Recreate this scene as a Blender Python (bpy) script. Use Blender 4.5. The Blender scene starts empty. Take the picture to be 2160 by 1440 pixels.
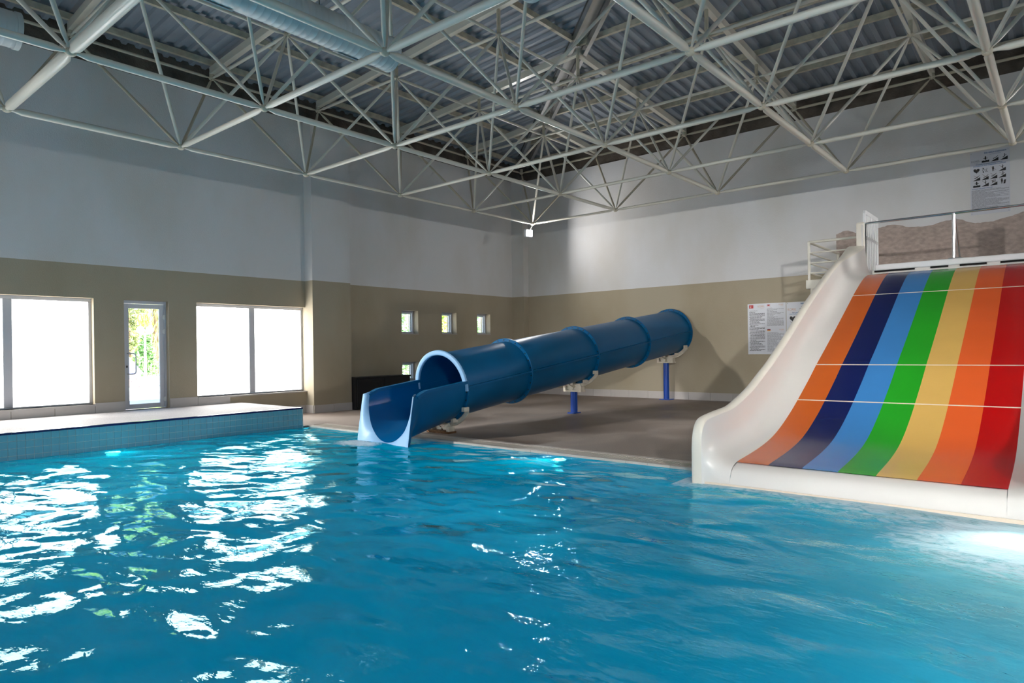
import bpy, math, random
from mathutils import Vector, Matrix
random.seed(7)
C = bpy.context.scene.collection
SC = bpy.context.scene
PI = math.pi

def lin(c):
    return c / 12.92 if c <= .04045 else ((c + .055) / 1.055) ** 2.4
def rgb(r, g, b):
    return (lin(r / 255), lin(g / 255), lin(b / 255), 1)

# ------------------------------------------------------------------ camera
F, YAW, ROL, CY = 1395.18, -.6987, -.0144, 735.74
fw = Vector((math.sin(YAW), math.cos(YAW), 0))
rt = Vector((math.cos(YAW), -math.sin(YAW), 0))
up = rt.cross(fw)
r2 = rt * math.cos(ROL) + up * math.sin(ROL)
u2 = -rt * math.sin(ROL) + up * math.cos(ROL)
cam = bpy.data.cameras.new('camera')
cam.sensor_width = 36
cam.lens = F / 2160 * 36
cam.shift_y = (CY - 720) / 2160
cam.clip_end = 300
co = bpy.data.objects.new('camera', cam)
C.objects.link(co)
M = Matrix((r2, u2, -fw)).transposed().to_4x4()
M.translation = (0, 0, 1.40)
co.matrix_world = M
SC.camera = co

# ------------------------------------------------------------------ world, sun, exposure
SC.view_settings.view_transform = 'Standard'
SC.view_settings.look = 'None'
SC.view_settings.gamma = 1
SC.view_settings.use_curve_mapping = False
SC.view_settings.exposure = 0.0
W = bpy.data.worlds.new('sky')
SC.world = W
W.use_nodes = True
nt = W.node_tree
nt.nodes.clear()
sky = nt.nodes.new('ShaderNodeTexSky')
sky.sky_type = 'HOSEK_WILKIE'
sky.turbidity = 3
sky.sun_direction = Vector((.4, .2, .85)).normalized()
bg = nt.nodes.new('ShaderNodeBackground')
bg.inputs[1].default_value = 14
wo = nt.nodes.new('ShaderNodeOutputWorld')
nt.links.new(sky.outputs[0], bg.inputs[0])
nt.links.new(bg.outputs[0], wo.inputs[0])
sun = bpy.data.lights.new('sun', 'SUN')
sun.energy = 55
sun.angle = math.radians(.6)
so = bpy.data.objects.new('sun', sun)
so.rotation_euler = Vector((.4, .2, .85)).to_track_quat('Z', 'Y').to_euler()
so.location = (-30, 10, 30)
C.objects.link(so)
PANE_E = 9.0          # brightness of the sunlit frosted panes
FILL_PANE_E = 1.05      # added fill light: glowing panes in the unseen right and front walls
FLOOD_E = 80         # watts of each floodlight
POOL_E = 240           # underwater lamps
WATER_Z = -.03

# ------------------------------------------------------------------ materials
def nodes(name):
    m = bpy.data.materials.new(name)
    m.use_nodes = True
    return m, m.node_tree, m.node_tree.nodes['Principled BSDF']

def mat(name, col, rough=.5, metal=0, var=.0, vscale=3, bump=0, bscale=60, coat=0, spec=.5, stretch=None):
    m, t, b = nodes(name)
    b.inputs['Roughness'].default_value = rough
    b.inputs['Metallic'].default_value = metal
    b.inputs['Specular IOR Level'].default_value = spec
    b.inputs['Coat Weight'].default_value = coat
    b.inputs['Coat Roughness'].default_value = .05
    tc = t.nodes.new('ShaderNodeTexCoord')
    vec = tc.outputs['Object']
    if stretch:
        mp = t.nodes.new('ShaderNodeMapping')
        mp.inputs['Scale'].default_value = stretch
        t.links.new(vec, mp.inputs[0])
        vec = mp.outputs[0]
    if var:
        n = t.nodes.new('ShaderNodeTexNoise')
        n.inputs['Scale'].default_value = vscale
        n.inputs['Detail'].default_value = 6
        t.links.new(vec, n.inputs['Vector'])
        r = t.nodes.new('ShaderNodeValToRGB')
        r.color_ramp.elements[0].position = .3
        r.color_ramp.elements[1].position = .7
        r.color_ramp.elements[0].color = tuple(c * (1 - var) for c in col[:3]) + (1,)
        r.color_ramp.elements[1].color = tuple(min(1, c * (1 + var * .5)) for c in col[:3]) + (1,)
        t.links.new(n.outputs[0], r.inputs[0])
        t.links.new(r.outputs[0], b.inputs['Base Color'])
    else:
        b.inputs['Base Color'].default_value = col
    if bump:
        n2 = t.nodes.new('ShaderNodeTexNoise')
        n2.inputs['Scale'].default_value = bscale
        n2.inputs['Detail'].default_value = 4
        t.links.new(vec, n2.inputs['Vector'])
        bp = t.nodes.new('ShaderNodeBump')
        bp.inputs['Distance'].default_value = bump
        t.links.new(n2.outputs[0], bp.inputs['Height'])
        t.links.new(bp.outputs[0], b.inputs['Normal'])
    return m

def emit(name, col, e):
    m = bpy.data.materials.new(name)
    m.use_nodes = True
    t = m.node_tree
    t.nodes.clear()
    em = t.nodes.new('ShaderNodeEmission')
    em.inputs[0].default_value = col
    em.inputs[1].default_value = e
    o = t.nodes.new('ShaderNodeOutputMaterial')
    t.links.new(em.outputs[0], o.inputs[0])
    return m

def wall_paint():
    m, t, b = nodes('wall_paint')
    b.inputs['Roughness'].default_value = .85
    b.inputs['Specular IOR Level'].default_value = .2
    g = t.nodes.new('ShaderNodeNewGeometry')
    sp = t.nodes.new('ShaderNodeSeparateXYZ')
    t.links.new(g.outputs['Position'], sp.inputs[0])
    st = t.nodes.new('ShaderNodeMath')
    st.operation = 'GREATER_THAN'
    st.inputs[1].default_value = 3.03
    t.links.new(sp.outputs[2], st.inputs[0])
    mx = t.nodes.new('ShaderNodeMix')
    mx.data_type = 'RGBA'
    mx.inputs[6].default_value = rgb(178, 167, 146)
    mx.inputs[7].default_value = rgb(222, 221, 221)
    t.links.new(st.outputs[0], mx.inputs[0])
    # faint yellowish water stains, stretched downwards
    tc = t.nodes.new('ShaderNodeTexCoord')
    mp = t.nodes.new('ShaderNodeMapping')
    mp.inputs['Scale'].default_value = (.55, .55, .28)
    t.links.new(tc.outputs['Object'], mp.inputs[0])
    n = t.nodes.new('ShaderNodeTexNoise')
    n.inputs['Scale'].default_value = 1.3
    n.inputs['Detail'].default_value = 5
    t.links.new(mp.outputs[0], n.inputs['Vector'])
    r = t.nodes.new('ShaderNodeValToRGB')
    r.color_ramp.elements[0].position = .42
    r.color_ramp.elements[0].color = (1, 1, 1, 1)
    r.color_ramp.elements[1].position = .78
    r.color_ramp.elements[1].color = (.84, .79, .70, 1)
    t.links.new(n.outputs[0], r.inputs[0])
    mu = t.nodes.new('ShaderNodeMix')
    mu.data_type = 'RGBA'
    mu.blend_type = 'MULTIPLY'
    mu.inputs[0].default_value = .8
    t.links.new(mx.outputs[2], mu.inputs[6])
    t.links.new(r.outputs[0], mu.inputs[7])
    t.links.new(mu.outputs[2], b.inputs['Base Color'])
    n2 = t.nodes.new('ShaderNodeTexNoise')
    n2.inputs['Scale'].default_value = 55
    n2.inputs['Detail'].default_value = 3
    t.links.new(tc.outputs['Object'], n2.inputs['Vector'])
    bp = t.nodes.new('ShaderNodeBump')
    bp.inputs['Distance'].default_value = .006
    bp.inputs['Strength'].default_value = .5
    t.links.new(n2.outputs[0], bp.inputs['Height'])
    t.links.new(bp.outputs[0], b.inputs['Normal'])
    return m

def deck_mat(name, c0, c1, wet):
    m, t, b = nodes(name)
    tc = t.nodes.new('ShaderNodeTexCoord')
    n = t.nodes.new('ShaderNodeTexNoise')
    n.inputs['Scale'].default_value = .55
    n.inputs['Detail'].default_value = 5
    n.inputs['Distortion'].default_value = .6
    t.links.new(tc.outputs['Object'], n.inputs['Vector'])
    r = t.nodes.new('ShaderNodeValToRGB')
    r.color_ramp.elements[0].position = .38
    r.color_ramp.elements[0].color = c0
    r.color_ramp.elements[1].position = .6
    r.color_ramp.elements[1].color = c1
    t.links.new(n.outputs[0], r.inputs[0])
    v = t.nodes.new('ShaderNodeTexNoise')
    v.inputs['Scale'].default_value = 90
    v.inputs['Detail'].default_value = 2
    t.links.new(tc.outputs['Object'], v.inputs['Vector'])
    r3 = t.nodes.new('ShaderNodeValToRGB')
    r3.color_ramp.elements[0].position = .35
    r3.color_ramp.elements[0].color = (.72, .70, .69, 1)
    r3.color_ramp.elements[1].position = .65
    r3.color_ramp.elements[1].color = (1.1, 1.1, 1.1, 1)
    t.links.new(v.outputs[0], r3.inputs[0])
    mu = t.nodes.new('ShaderNodeMix')
    mu.data_type = 'RGBA'
    mu.blend_type = 'MULTIPLY'
    mu.inputs[0].default_value = 1
    t.links.new(r.outputs[0], mu.inputs[6])
    t.links.new(r3.outputs[0], mu.inputs[7])
    t.links.new(mu.outputs[2], b.inputs['Base Color'])
    rr = t.nodes.new('ShaderNodeMapRange')
    rr.inputs['From Min'].default_value = .38
    rr.inputs['From Max'].default_value = .6
    rr.inputs['To Min'].default_value = wet
    rr.inputs['To Max'].default_value = .75
    t.links.new(n.outputs[0], rr.inputs[0])
    t.links.new(rr.outputs[0], b.inputs['Roughness'])
    bp = t.nodes.new('ShaderNodeBump')
    bp.inputs['Distance'].default_value = .004
    t.links.new(v.outputs[0], bp.inputs['Height'])
    t.links.new(bp.outputs[0], b.inputs['Normal'])
    return m

def water_mat():
    m = bpy.data.materials.new('pool_water')
    m.use_nodes = True
    t = m.node_tree
    t.nodes.clear()
    L = t.links.new
    N = t.nodes.new
    geo = N('ShaderNodeNewGeometry')
    sp = N('ShaderNodeSeparateXYZ')
    L(geo.outputs['Position'], sp.inputs[0])
    def math_(op, a, b_=None, c=None, clamp=False):
        q = N('ShaderNodeMath')
        q.operation = op
        q.use_clamp = clamp
        for i, x in enumerate((a, b_, c)):
            if x is None:
                continue
            if isinstance(x, (int, float)):
                q.inputs[i].default_value = x
            else:
                L(x, q.inputs[i])
        return q.outputs[0]
    def noise(scale, detail, dist=0, stretch=(1, 1, 1), rot=0, rough=.5):
        mp = N('ShaderNodeMapping')
        mp.inputs['Scale'].default_value = stretch
        mp.inputs['Rotation'].default_value = (0, 0, rot)
        L(geo.outputs['Position'], mp.inputs[0])
        n = N('ShaderNodeTexNoise')
        n.inputs['Scale'].default_value = scale
        n.inputs['Detail'].default_value = detail
        n.inputs['Distortion'].default_value = dist
        n.inputs['Roughness'].default_value = rough
        L(mp.outputs[0], n.inputs['Vector'])
        return n.outputs[0]
    # agitation near the rainbow slide lip
    dx = math_('SUBTRACT', sp.outputs[0], -.2)
    dy = math_('SUBTRACT', sp.outputs[1], 5.6)
    d2 = math_('ADD', math_('MULTIPLY', dx, dx), math_('MULTIPLY', dy, dy))
    churn = math_('DIVIDE', 1.0, math_('ADD', 1.0, math_('MULTIPLY', d2, .8)))
    big = noise(1.5, 1.0, .3, (1.0, 1.5, 1), .5)
    mid = noise(4.2, 1.5, .4, (1, 1.7, 1), .3)
    fine = noise(16, 2, .3, (1, 1.8, 1), .2)
    h = math_('ADD', math_('MULTIPLY', big, BIG_A), math_('MULTIPLY', mid, MID_A))
    finea = math_('ADD', FINE_A, math_('MULTIPLY', churn, .016))
    h = math_('ADD', h, math_('MULTIPLY', fine, finea))
    bp = N('ShaderNodeBump')
    bp.inputs['Distance'].default_value = 1.0
    bp.inputs['Strength'].default_value = 1.0
    L(h, bp.inputs['Height'])
    # body: light scattered in the water plus a tinted view of the basin
    tone = noise(.45, 3, .8, (1, 1, 1))
    ramp = N('ShaderNodeValToRGB')
    ramp.color_ramp.elements[0].position = .3
    ramp.color_ramp.elements[0].color = WCOL0
    ramp.color_ramp.elements[1].position = .7
    ramp.color_ramp.elements[1].color = WCOL1
    L(tone, ramp.inputs[0])
    dif = N('ShaderNodeBsdfDiffuse')
    L(ramp.outputs[0], dif.inputs[0])
    tld = N('ShaderNodeBsdfTranslucent')
    L(ramp.outputs[0], tld.inputs[0])
    scat = N('ShaderNodeMixShader')
    scat.inputs[0].default_value = .35
    L(dif.outputs[0], scat.inputs[1])
    L(tld.outputs[0], scat.inputs[2])
    trn = N('ShaderNodeBsdfTransparent')
    trn.inputs[0].default_value = (.10, .82, .95, 1)
    rfr = N('ShaderNodeBsdfRefraction')
    rfr.inputs[0].default_value = (.10, .82, .95, 1)
    rfr.inputs['Roughness'].default_value = .02
    rfr.inputs['IOR'].default_value = 1.33
    L(bp.outputs[0], rfr.inputs['Normal'])
    see = N('ShaderNodeMixShader')
    see.inputs[0].default_value = 1.0
    L(trn.outputs[0], see.inputs[1])
    L(rfr.outputs[0], see.inputs[2])
    body = N('ShaderNodeMixShader')
    body.inputs[0].default_value = CLEAR
    L(scat.outputs[0], body.inputs[1])
    L(see.outputs[0], body.inputs[2])
    # foam: white water along the lip and round the flume mouth
    lip = math_('SUBTRACT', 6.6, sp.outputs[1])
    reach = math_('ADD', .45, math_('MULTIPLY', math_('MAXIMUM', math_('ADD', sp.outputs[0], 2.4), 0), .42))
    band = math_('SUBTRACT', 1.0, math_('DIVIDE', math_('ABSOLUTE', lip), reach), clamp=True)
    inx = math_('GREATER_THAN', sp.outputs[0], -3.2)
    fx = math_('SUBTRACT', sp.outputs[0], -.1)
    fy = math_('SUBTRACT', sp.outputs[1], 5.9)
    fd = math_('ADD', math_('MULTIPLY', math_('MULTIPLY', fx, fx), .9), math_('MULTIPLY', math_('MULTIPLY', fy, fy), .9))
    spot = math_('SUBTRACT', 1.1, math_('MULTIPLY', fd, .8), clamp=True)
    gx = math_('SUBTRACT', sp.outputs[0], -8.45)
    gy = math_('SUBTRACT', sp.outputs[1], 6.28)
    gd = math_('ADD', math_('MULTIPLY', math_('MULTIPLY', gx, gx), 3), math_('MULTIPLY', math_('MULTIPLY', gy, gy), 7))
    spot2 = math_('MULTIPLY', math_('SUBTRACT', 1.0, gd, clamp=True), .9)
    fo = math_('MAXIMUM', math_('MULTIPLY', math_('MULTIPLY', band, inx), .95), math_('MAXIMUM', spot, spot2))
    fn = noise(5.5, 7, 1.5, (1, 1.3, 1), .4, .65)
    fmask = math_('MULTIPLY', math_('SUBTRACT', math_('ADD', math_('MULTIPLY', fn, 1.6), fo), 1.08, clamp=True), math_('MULTIPLY', fo, 3.5, clamp=True), clamp=True)
    fmask = math_('MULTIPLY', fmask, 2.0, clamp=True)
    # thin drifting swirls of bubbles off the slide
    sw = noise(1.1, 5, 1.4, (.7, 1.6, 1), -.35, .55)
    sx = math_('SUBTRACT', 1.0, math_('MULTIPLY', math_('ABSOLUTE', math_('ADD', sp.outputs[0], 2.4)), .5), clamp=True)
    sy = math_('SUBTRACT', 1.0, math_('MULTIPLY', math_('ABSOLUTE', math_('SUBTRACT', sp.outputs[1], 5.2)), .45), clamp=True)
    swm = math_('MULTIPLY', math_('MULTIPLY', math_('SUBTRACT', sw, .52, clamp=True), 3.0, clamp=True), math_('MULTIPLY', sx, sy))
    fmask = math_('MAXIMUM', math_('MULTIPLY', fmask, .95), math_('MULTIPLY', swm, .14))
    fdif = N('ShaderNodeBsdfDiffuse')
    fdif.inputs[0].default_value = (.92, .95, .96, 1)
    L(bp.outputs[0], fdif.inputs['Normal'])
    body2 = N('ShaderNodeMixShader')
    L(fmask, body2.inputs[0])
    ftr = N('ShaderNodeBsdfTranslucent')
    ftr.inputs[0].default_value = (.85, .97, .97, 1)
    fom = N('ShaderNodeMixShader')
    fom.inputs[0].default_value = .45
    L(fdif.outputs[0], fom.inputs[1])
    L(ftr.outputs[0], fom.inputs[2])
    L(fom.outputs[0], body2.inputs[2])
    # cloud of fine air bubbles off the slide lip, shaped to paint the underwater lamp's glow too
    cx = math_('SUBTRACT', sp.outputs[0], .1)
    cy = math_('SUBTRACT', sp.outputs[1], 5.3)
    cd = math_('ADD', math_('MULTIPLY', math_('MULTIPLY', cx, cx), 1.0), math_('MULTIPLY', math_('MULTIPLY', cy, cy), .38))
    cl = math_('POWER', 2.718, math_('MULTIPLY', cd, -.9))
    cn = noise(2.6, 5, 1.2, (1, 1.4, 1), .5, .6)
    cm = math_('MULTIPLY', cl, math_('ADD', .35, math_('MULTIPLY', cn, .9)), clamp=True)
    aird = N('ShaderNodeBsdfDiffuse')
    aird.inputs[0].default_value = (.62, .95, .90, 1)
    L(bp.outputs[0], aird.inputs['Normal'])
    airt = N('ShaderNodeBsdfTranslucent')
    airt.inputs[0].default_value = (.45, .95, .86, 1)
    air = N('ShaderNodeMixShader')
    air.inputs[0].default_value = .6
    L(aird.outputs[0], air.inputs[1])
    L(airt.outputs[0], air.inputs[2])
    body3 = N('ShaderNodeMixShader')
    L(math_('MULTIPLY', cm, 1.1, clamp=True), body3.inputs[0])
    L(body.outputs[0], body3.inputs[1])
    L(air.outputs[0], body3.inputs[2])
    L(body3.outputs[0], body2.inputs[1])
    gl = N('ShaderNodeBsdfGlossy')
    gl.inputs['Roughness'].default_value = .03
    gl.inputs[0].default_value = (.55, .92, 1, 1)
    L(bp.outputs[0], gl.inputs['Normal'])
    fr = N('ShaderNodeFresnel')
    fr.inputs[0].default_value = 1.23
    L(bp.outputs[0], fr.inputs['Normal'])
    out = N('ShaderNodeMixShader')
    L(math_('MULTIPLY', fr.outputs[0], math_('SUBTRACT', 1.0, math_('MULTIPLY', fmask, .85))), out.inputs[0])
    L(body2.outputs[0], out.inputs[1])
    L(gl.outputs[0], out.inputs[2])
    mo = N('ShaderNodeOutputMaterial')
    L(out.outputs[0], mo.inputs[0])
    return m
BIG_A, MID_A, FINE_A, CLEAR = .115, .012, .0014, .45
WCOL0, WCOL1 = (.0, .58, .82, 1), (.0, .76, .96, 1)

def glass_mat():
    m = bpy.data.materials.new('clear_glass')
    m.use_nodes = True
    t = m.node_tree
    t.nodes.clear()
    a = t.nodes.new('ShaderNodeBsdfTransparent')
    a.inputs[0].default_value = (.93, .96, .95, 1)
    g = t.nodes.new('ShaderNodeBsdfGlossy')
    g.inputs['Roughness'].default_value = .01
    f = t.nodes.new('ShaderNodeFresnel')
    ge = t.nodes.new('ShaderNodeNewGeometry')
    mr = t.nodes.new('ShaderNodeMapRange')
    mr.inputs['To Min'].default_value = 1.45
    mr.inputs['To Max'].default_value = 1 / 1.45
    t.links.new(ge.outputs['Backfacing'], mr.inputs[0])
    t.links.new(mr.outputs[0], f.inputs[0])
    x = t.nodes.new('ShaderNodeMixShader')
    o = t.nodes.new('ShaderNodeOutputMaterial')
    t.links.new(f.outputs[0], x.inputs[0])
    t.links.new(a.outputs[0], x.inputs[1])
    t.links.new(g.outputs[0], x.inputs[2])
    t.links.new(x.outputs[0], o.inputs[0])
    return m

def basin_mat():
    m, t, b = nodes('basin_tile')
    tc = t.nodes.new('ShaderNodeTexCoord')
    br = t.nodes.new('ShaderNodeTexBrick')
    br.offset = 0
    br.inputs['Scale'].default_value = 1
    br.inputs['Brick Width'].default_value = .25
    br.inputs['Row Height'].default_value = .25
    br.inputs['Mortar Size'].default_value = .004
    br.inputs['Color1'].default_value = rgb(70, 176, 208)
    br.inputs['Color2'].default_value = rgb(78, 184, 214)
    br.inputs['Mortar'].default_value = rgb(100, 192, 216)
    t.links.new(tc.outputs['Object'], br.inputs['Vector'])
    t.links.new(br.outputs[0], b.inputs['Base Color'])
    b.inputs['Roughness'].default_value = .5
    return m

MAT = dict(
    wall=wall_paint(),
    concrete=mat('bare_concrete', rgb(104, 94, 84), .9, var=.6, vscale=2.2, bump=.02, bscale=18),
    skirting=mat('skirting_tile', rgb(196, 190, 186), .4, var=.06, vscale=2),
    deck=deck_mat('deck_aggregate', rgb(126, 110, 98), rgb(176, 162, 151), .35),
    platform=deck_mat('platform_aggregate', rgb(190, 187, 188), rgb(214, 211, 210), .7),
    coping=mat('coping_tile', rgb(198, 188, 177), .35, var=.15, vscale=6),
    grate=mat('gutter_grate', rgb(204, 196, 184), .45, var=.1),
    gap=mat('gutter_dark', rgb(60, 55, 50), .8),
    tile=mat('blue_tile', rgb(146, 200, 214), .12, var=.07, vscale=1.3),
    grout=mat('tile_grout', rgb(226, 232, 232), .8),
    navy=mat('navy_tile', rgb(22, 30, 92), .2),
    basin=basin_mat(),
    water=water_mat(),
    steel=mat('white_steel', rgb(222, 217, 203), .32, var=.05, vscale=4),
    rusty=mat('rust_stained_steel', rgb(204, 194, 172), .5, var=.25, vscale=7),
    sheet=mat('roof_sheet', rgb(150, 158, 168), .55, metal=.15, var=.12, vscale=1.5),
    galv=mat('galvanised', rgb(196, 196, 196), .25, metal=.8, var=.15, vscale=5),
    duct=mat('duct_white', rgb(206, 212, 212), .45),
    dark=mat('vent_dark', rgb(52, 46, 44), .8),
    frame=mat('window_frame', rgb(206, 207, 214), .35),
    frost=emit('frosted_pane', (1, .985, .955, 1), PANE_E),
    fill_pane=emit('fill_pane_glow', (.54, .75, 1, 1), FILL_PANE_E),
    glass=glass_mat(),
    chrome=mat('stainless', rgb(214, 214, 212), .18, metal=1),
    blue=mat('blue_fibreglass', rgb(0, 92, 140), .36, var=.12, vscale=1.4, spec=.25),
    bluein=mat('blue_gelcoat', rgb(0, 94, 152), .25),
    lightblue=mat('pale_blue_edge', rgb(136, 178, 214), .4),
    post=mat('blue_post', rgb(8, 68, 164), .35),
    bolt=mat('dark_bolt', rgb(28, 34, 44), .5),
    cream=mat('cream_bracket', rgb(222, 212, 194), .45, var=.2, vscale=9),
    wood=mat('rusty_block', rgb(112, 80, 52), .9, var=.5, vscale=14),
    white=mat('white_gelcoat', rgb(224, 219, 213), .28, var=.02, vscale=2, coat=.2),
    rim=mat('cream_rim', rgb(232, 224, 210), .35, var=.05, vscale=3),
    plastic=mat('white_plastic', rgb(236, 236, 236), .35),
    seam=mat('pale_seam', rgb(226, 210, 190), .5),
    shadow=mat('gap_shade', rgb(14, 13, 13), .9),
    black=mat('black_cabinet', rgb(20, 20, 24), .4),
    paper=mat('poster_sheet', rgb(206, 207, 214), .3, coat=.2),
    ink=mat('black_ink', rgb(24, 22, 24), .5),
    grey=mat('grey_ink', rgb(120, 120, 128), .6),
    bluei=mat('blue_ink', rgb(40, 96, 150), .5),
    red=mat('red_ink', rgb(190, 20, 24), .5),
    tan=mat('tan_ink', rgb(196, 150, 128), .5),
    gold=mat('gold_ink', rgb(214, 160, 60), .5),
    rock=mat('rough_render', rgb(184, 167, 157), .95, var=.22, vscale=14, bump=.02, bscale=34, stretch=(.7, 1, 1.2)),
    lamp=emit('lamp_lens', (.95, .97, 1, 1), 90),
    poollamp=emit('pool_lamp_lens', (.85, 1, 1, 1), 14),
    paving=mat('outdoor_paving', rgb(225, 220, 214), .9, var=.06, vscale=.6),
    pine=mat('pine_leaf', rgb(122, 130, 74), .7, var=.4, vscale=2),
    willow=mat('willow_leaf', rgb(170, 200, 84), .7, var=.3, vscale=2),
    bush=mat('bush_leaf', rgb(120, 160, 96), .7, var=.35, vscale=2),
    bark=mat('bark', rgb(108, 84, 64), .9, var=.3),
    cushion=mat('grey_cushion', rgb(96, 92, 112), .8),
    teak=mat('teak', rgb(190, 130, 100), .6, var=.2),
)
STRIPES = [('burnt orange', rgb(206, 96, 32)), ('navy blue', rgb(12, 26, 84)), ('sky blue', rgb(62, 132, 196)),
           ('green', rgb(36, 164, 34)), ('sand yellow', rgb(224, 180, 98)), ('orange', rgb(236, 100, 44)), ('red', rgb(190, 6, 8))]

# ------------------------------------------------------------------ mesh helpers
class MB:
    def __init__(s):
        s.v, s.f, s.sm = [], [], []
    def add(s, vs, fs, smooth=False):
        o = len(s.v)
        s.v += [tuple(x) for x in vs]
        s.f += [tuple(i + o for i in q) for q in fs]
        s.sm += [smooth] * len(fs)
        return s
    def box(s, x0, x1, y0, y1, z0, z1):
        v = [(x, y, z) for x in (x0, x1) for y in (y0, y1) for z in (z0, z1)]
        return s.add(v, [(0, 1, 3, 2), (4, 6, 7, 5), (0, 4, 5, 1), (2, 3, 7, 6), (0, 2, 6, 4), (1, 5, 7, 3)])
    def beam(s, p, q, w, h, upv=(0, 0, 1)):
        p, q = Vector(p), Vector(q)
        d = (q - p).normalized()
        a = d.cross(Vector(upv)).normalized() * (w / 2)
        b = a.cross(d).normalized() * (h / 2)
        v = [e + sa * a + sb * b for e in (p, q) for sa, sb in ((-1, -1), (1, -1), (1, 1), (-1, 1))]
        return s.add(v, [(0, 3, 2, 1), (4, 5, 6, 7), (0, 1, 5, 4), (1, 2, 6, 5), (2, 3, 7, 6), (3, 0, 4, 7)])
    def tube(s, pts, r, n=10, caps=True):
        pts = [Vector(p) for p in pts]
        rr = r if isinstance(r, (list, tuple)) else [r] * len(pts)
        rings = []
        ref = None
        for i, p in enumerate(pts):
            a = pts[max(i - 1, 0)]
            b = pts[min(i + 1, len(pts) - 1)]
            d = (b - a).normalized()
            if ref is None:
                ref = Vector((0, 0, 1)) if abs(d.z) < .9 else Vector((1, 0, 0))
            e1 = d.cross(ref).normalized()
            e2 = e1.cross(d)
            ref = e2
            rings.append([p + rr[i] * (math.cos(2 * PI * k / n) * e1 + math.sin(2 * PI * k / n) * e2) for k in range(n)])
        v = [x for g in rings for x in g]
        f = [(i * n + k, i * n + (k + 1) % n, (i + 1) * n + (k + 1) % n, (i + 1) * n + k) for i in range(len(pts) - 1) for k in range(n)]
        s.add(v, f, True)
        if caps:
            s.add(rings[0], [tuple(range(n))[::-1]])
            s.add(rings[-1], [tuple(range(n))])
        return s
    def grid(s, rows, smooth=True, closed=False):
        n = len(rows[0])
        v = [x for g in rows for x in g]
        f = []
        for i in range(len(rows) - 1):
            for k in range(n if closed else n - 1):
                f.append((i * n + k, i * n + (k + 1) % n, (i + 1) * n + (k + 1) % n, (i + 1) * n + k))
        return s.add(v, f, smooth)
    def sphere(s, c, r, n=12, m=8, sz=1):
        rows = []
        for i in range(m + 1):
            a = PI * i / m
            rows.append([(c[0] + r * math.sin(a) * math.cos(2 * PI * k / n), c[1] + r * math.sin(a) * math.sin(2 * PI * k / n), c[2] - r * sz * math.cos(a)) for k in range(n)])
        return s.grid(rows, True, True)
    def poly(s, pts, d):
        """flat outline extruded by vector d"""
        n = len(pts)
        d = Vector(d)
        v = [Vector(p) for p in pts] + [Vector(p) + d for p in pts]
        return s.add(v, [tuple(range(n)), tuple(range(2 * n - 1, n - 1, -1))] + [(i, n + i, n + (i + 1) % n, (i + 1) % n) for i in range(n)])
    def mesh(s, name, m=None):
        me = bpy.data.meshes.new(name)
        me.from_pydata(s.v, [], s.f)
        me.polygons.foreach_set('use_smooth', s.sm)
        if m:
            me.materials.append(MAT[m] if isinstance(m, str) else m)
        me.update()
        return me
    def obj(s, name, m, parent=None, bevel=0):
        o = bpy.data.objects.new(name, s.mesh(name, m))
        C.objects.link(o)
        if parent:
            place(o, parent)
        if bevel:
            b = o.modifiers.new('bevel', 'BEVEL')
            b.width = bevel
            b.segments = 2
            b.limit_method = 'ANGLE'
        return o

def place(o, parent):
    o.parent = parent
    o.matrix_parent_inverse = pmat(parent).inverted()
def pmat(o):
    m = o.matrix_basis.copy()
    if o.parent:
        m = pmat(o.parent) @ o.matrix_parent_inverse @ m
    return m
def inst(name, me, parent, matrix):
    o = bpy.data.objects.new(name, me)
    C.objects.link(o)
    if parent:
        place(o, parent)
    o.matrix_basis = matrix
    return o
def tag(o, label=None, cat=None, group=None, kind=None):
    if label: o['label'] = label
    if cat: o['category'] = cat
    if group: o['group'] = group
    if kind: o['kind'] = kind
    return o
def thing(name, label, cat, loc=(0, 0, 0), group=None):
    o = bpy.data.objects.new(name, None)
    o.empty_display_size = .2
    o.location = loc
    C.objects.link(o)
    return tag(o, label, cat, group)
def struct(name, label=None):
    o = bpy.data.objects.new(name, None)
    o.empty_display_size = .2
    C.objects.link(o)
    return tag(o, label, None, None, 'structure')
def along(p, q, r):
    """matrix taking the unit z tube onto the segment p-q with radius r"""
    p, q = Vector(p), Vector(q)
    d = q - p
    rot = d.to_track_quat('Z', 'Y').to_matrix().to_4x4()
    return Matrix.Translation(p) @ rot @ Matrix.Diagonal((r, r, d.length, 1))

# ------------------------------------------------------------------ room dimensions
XL, XR, YB, YF = -13.45, 6.6, 16.3, -3.6
WT = .4
PX0, PX1, PY0, PY1 = -11.1, 4.2, -2.0, 7.15     # pool
PLZ, PLY = .35, 7.03                             # raised platform on the left
GA, GB = 2.45, 2.743
GX, GY, GZ, TZ = -11.687, 14.901, 4.966, 6.9
NA, NB = 8, 7
TX0, TY0 = GX - .5 * GB, GY + .5 * GA

def roof_z(u):
    return 6.97 + .19 * u

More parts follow.
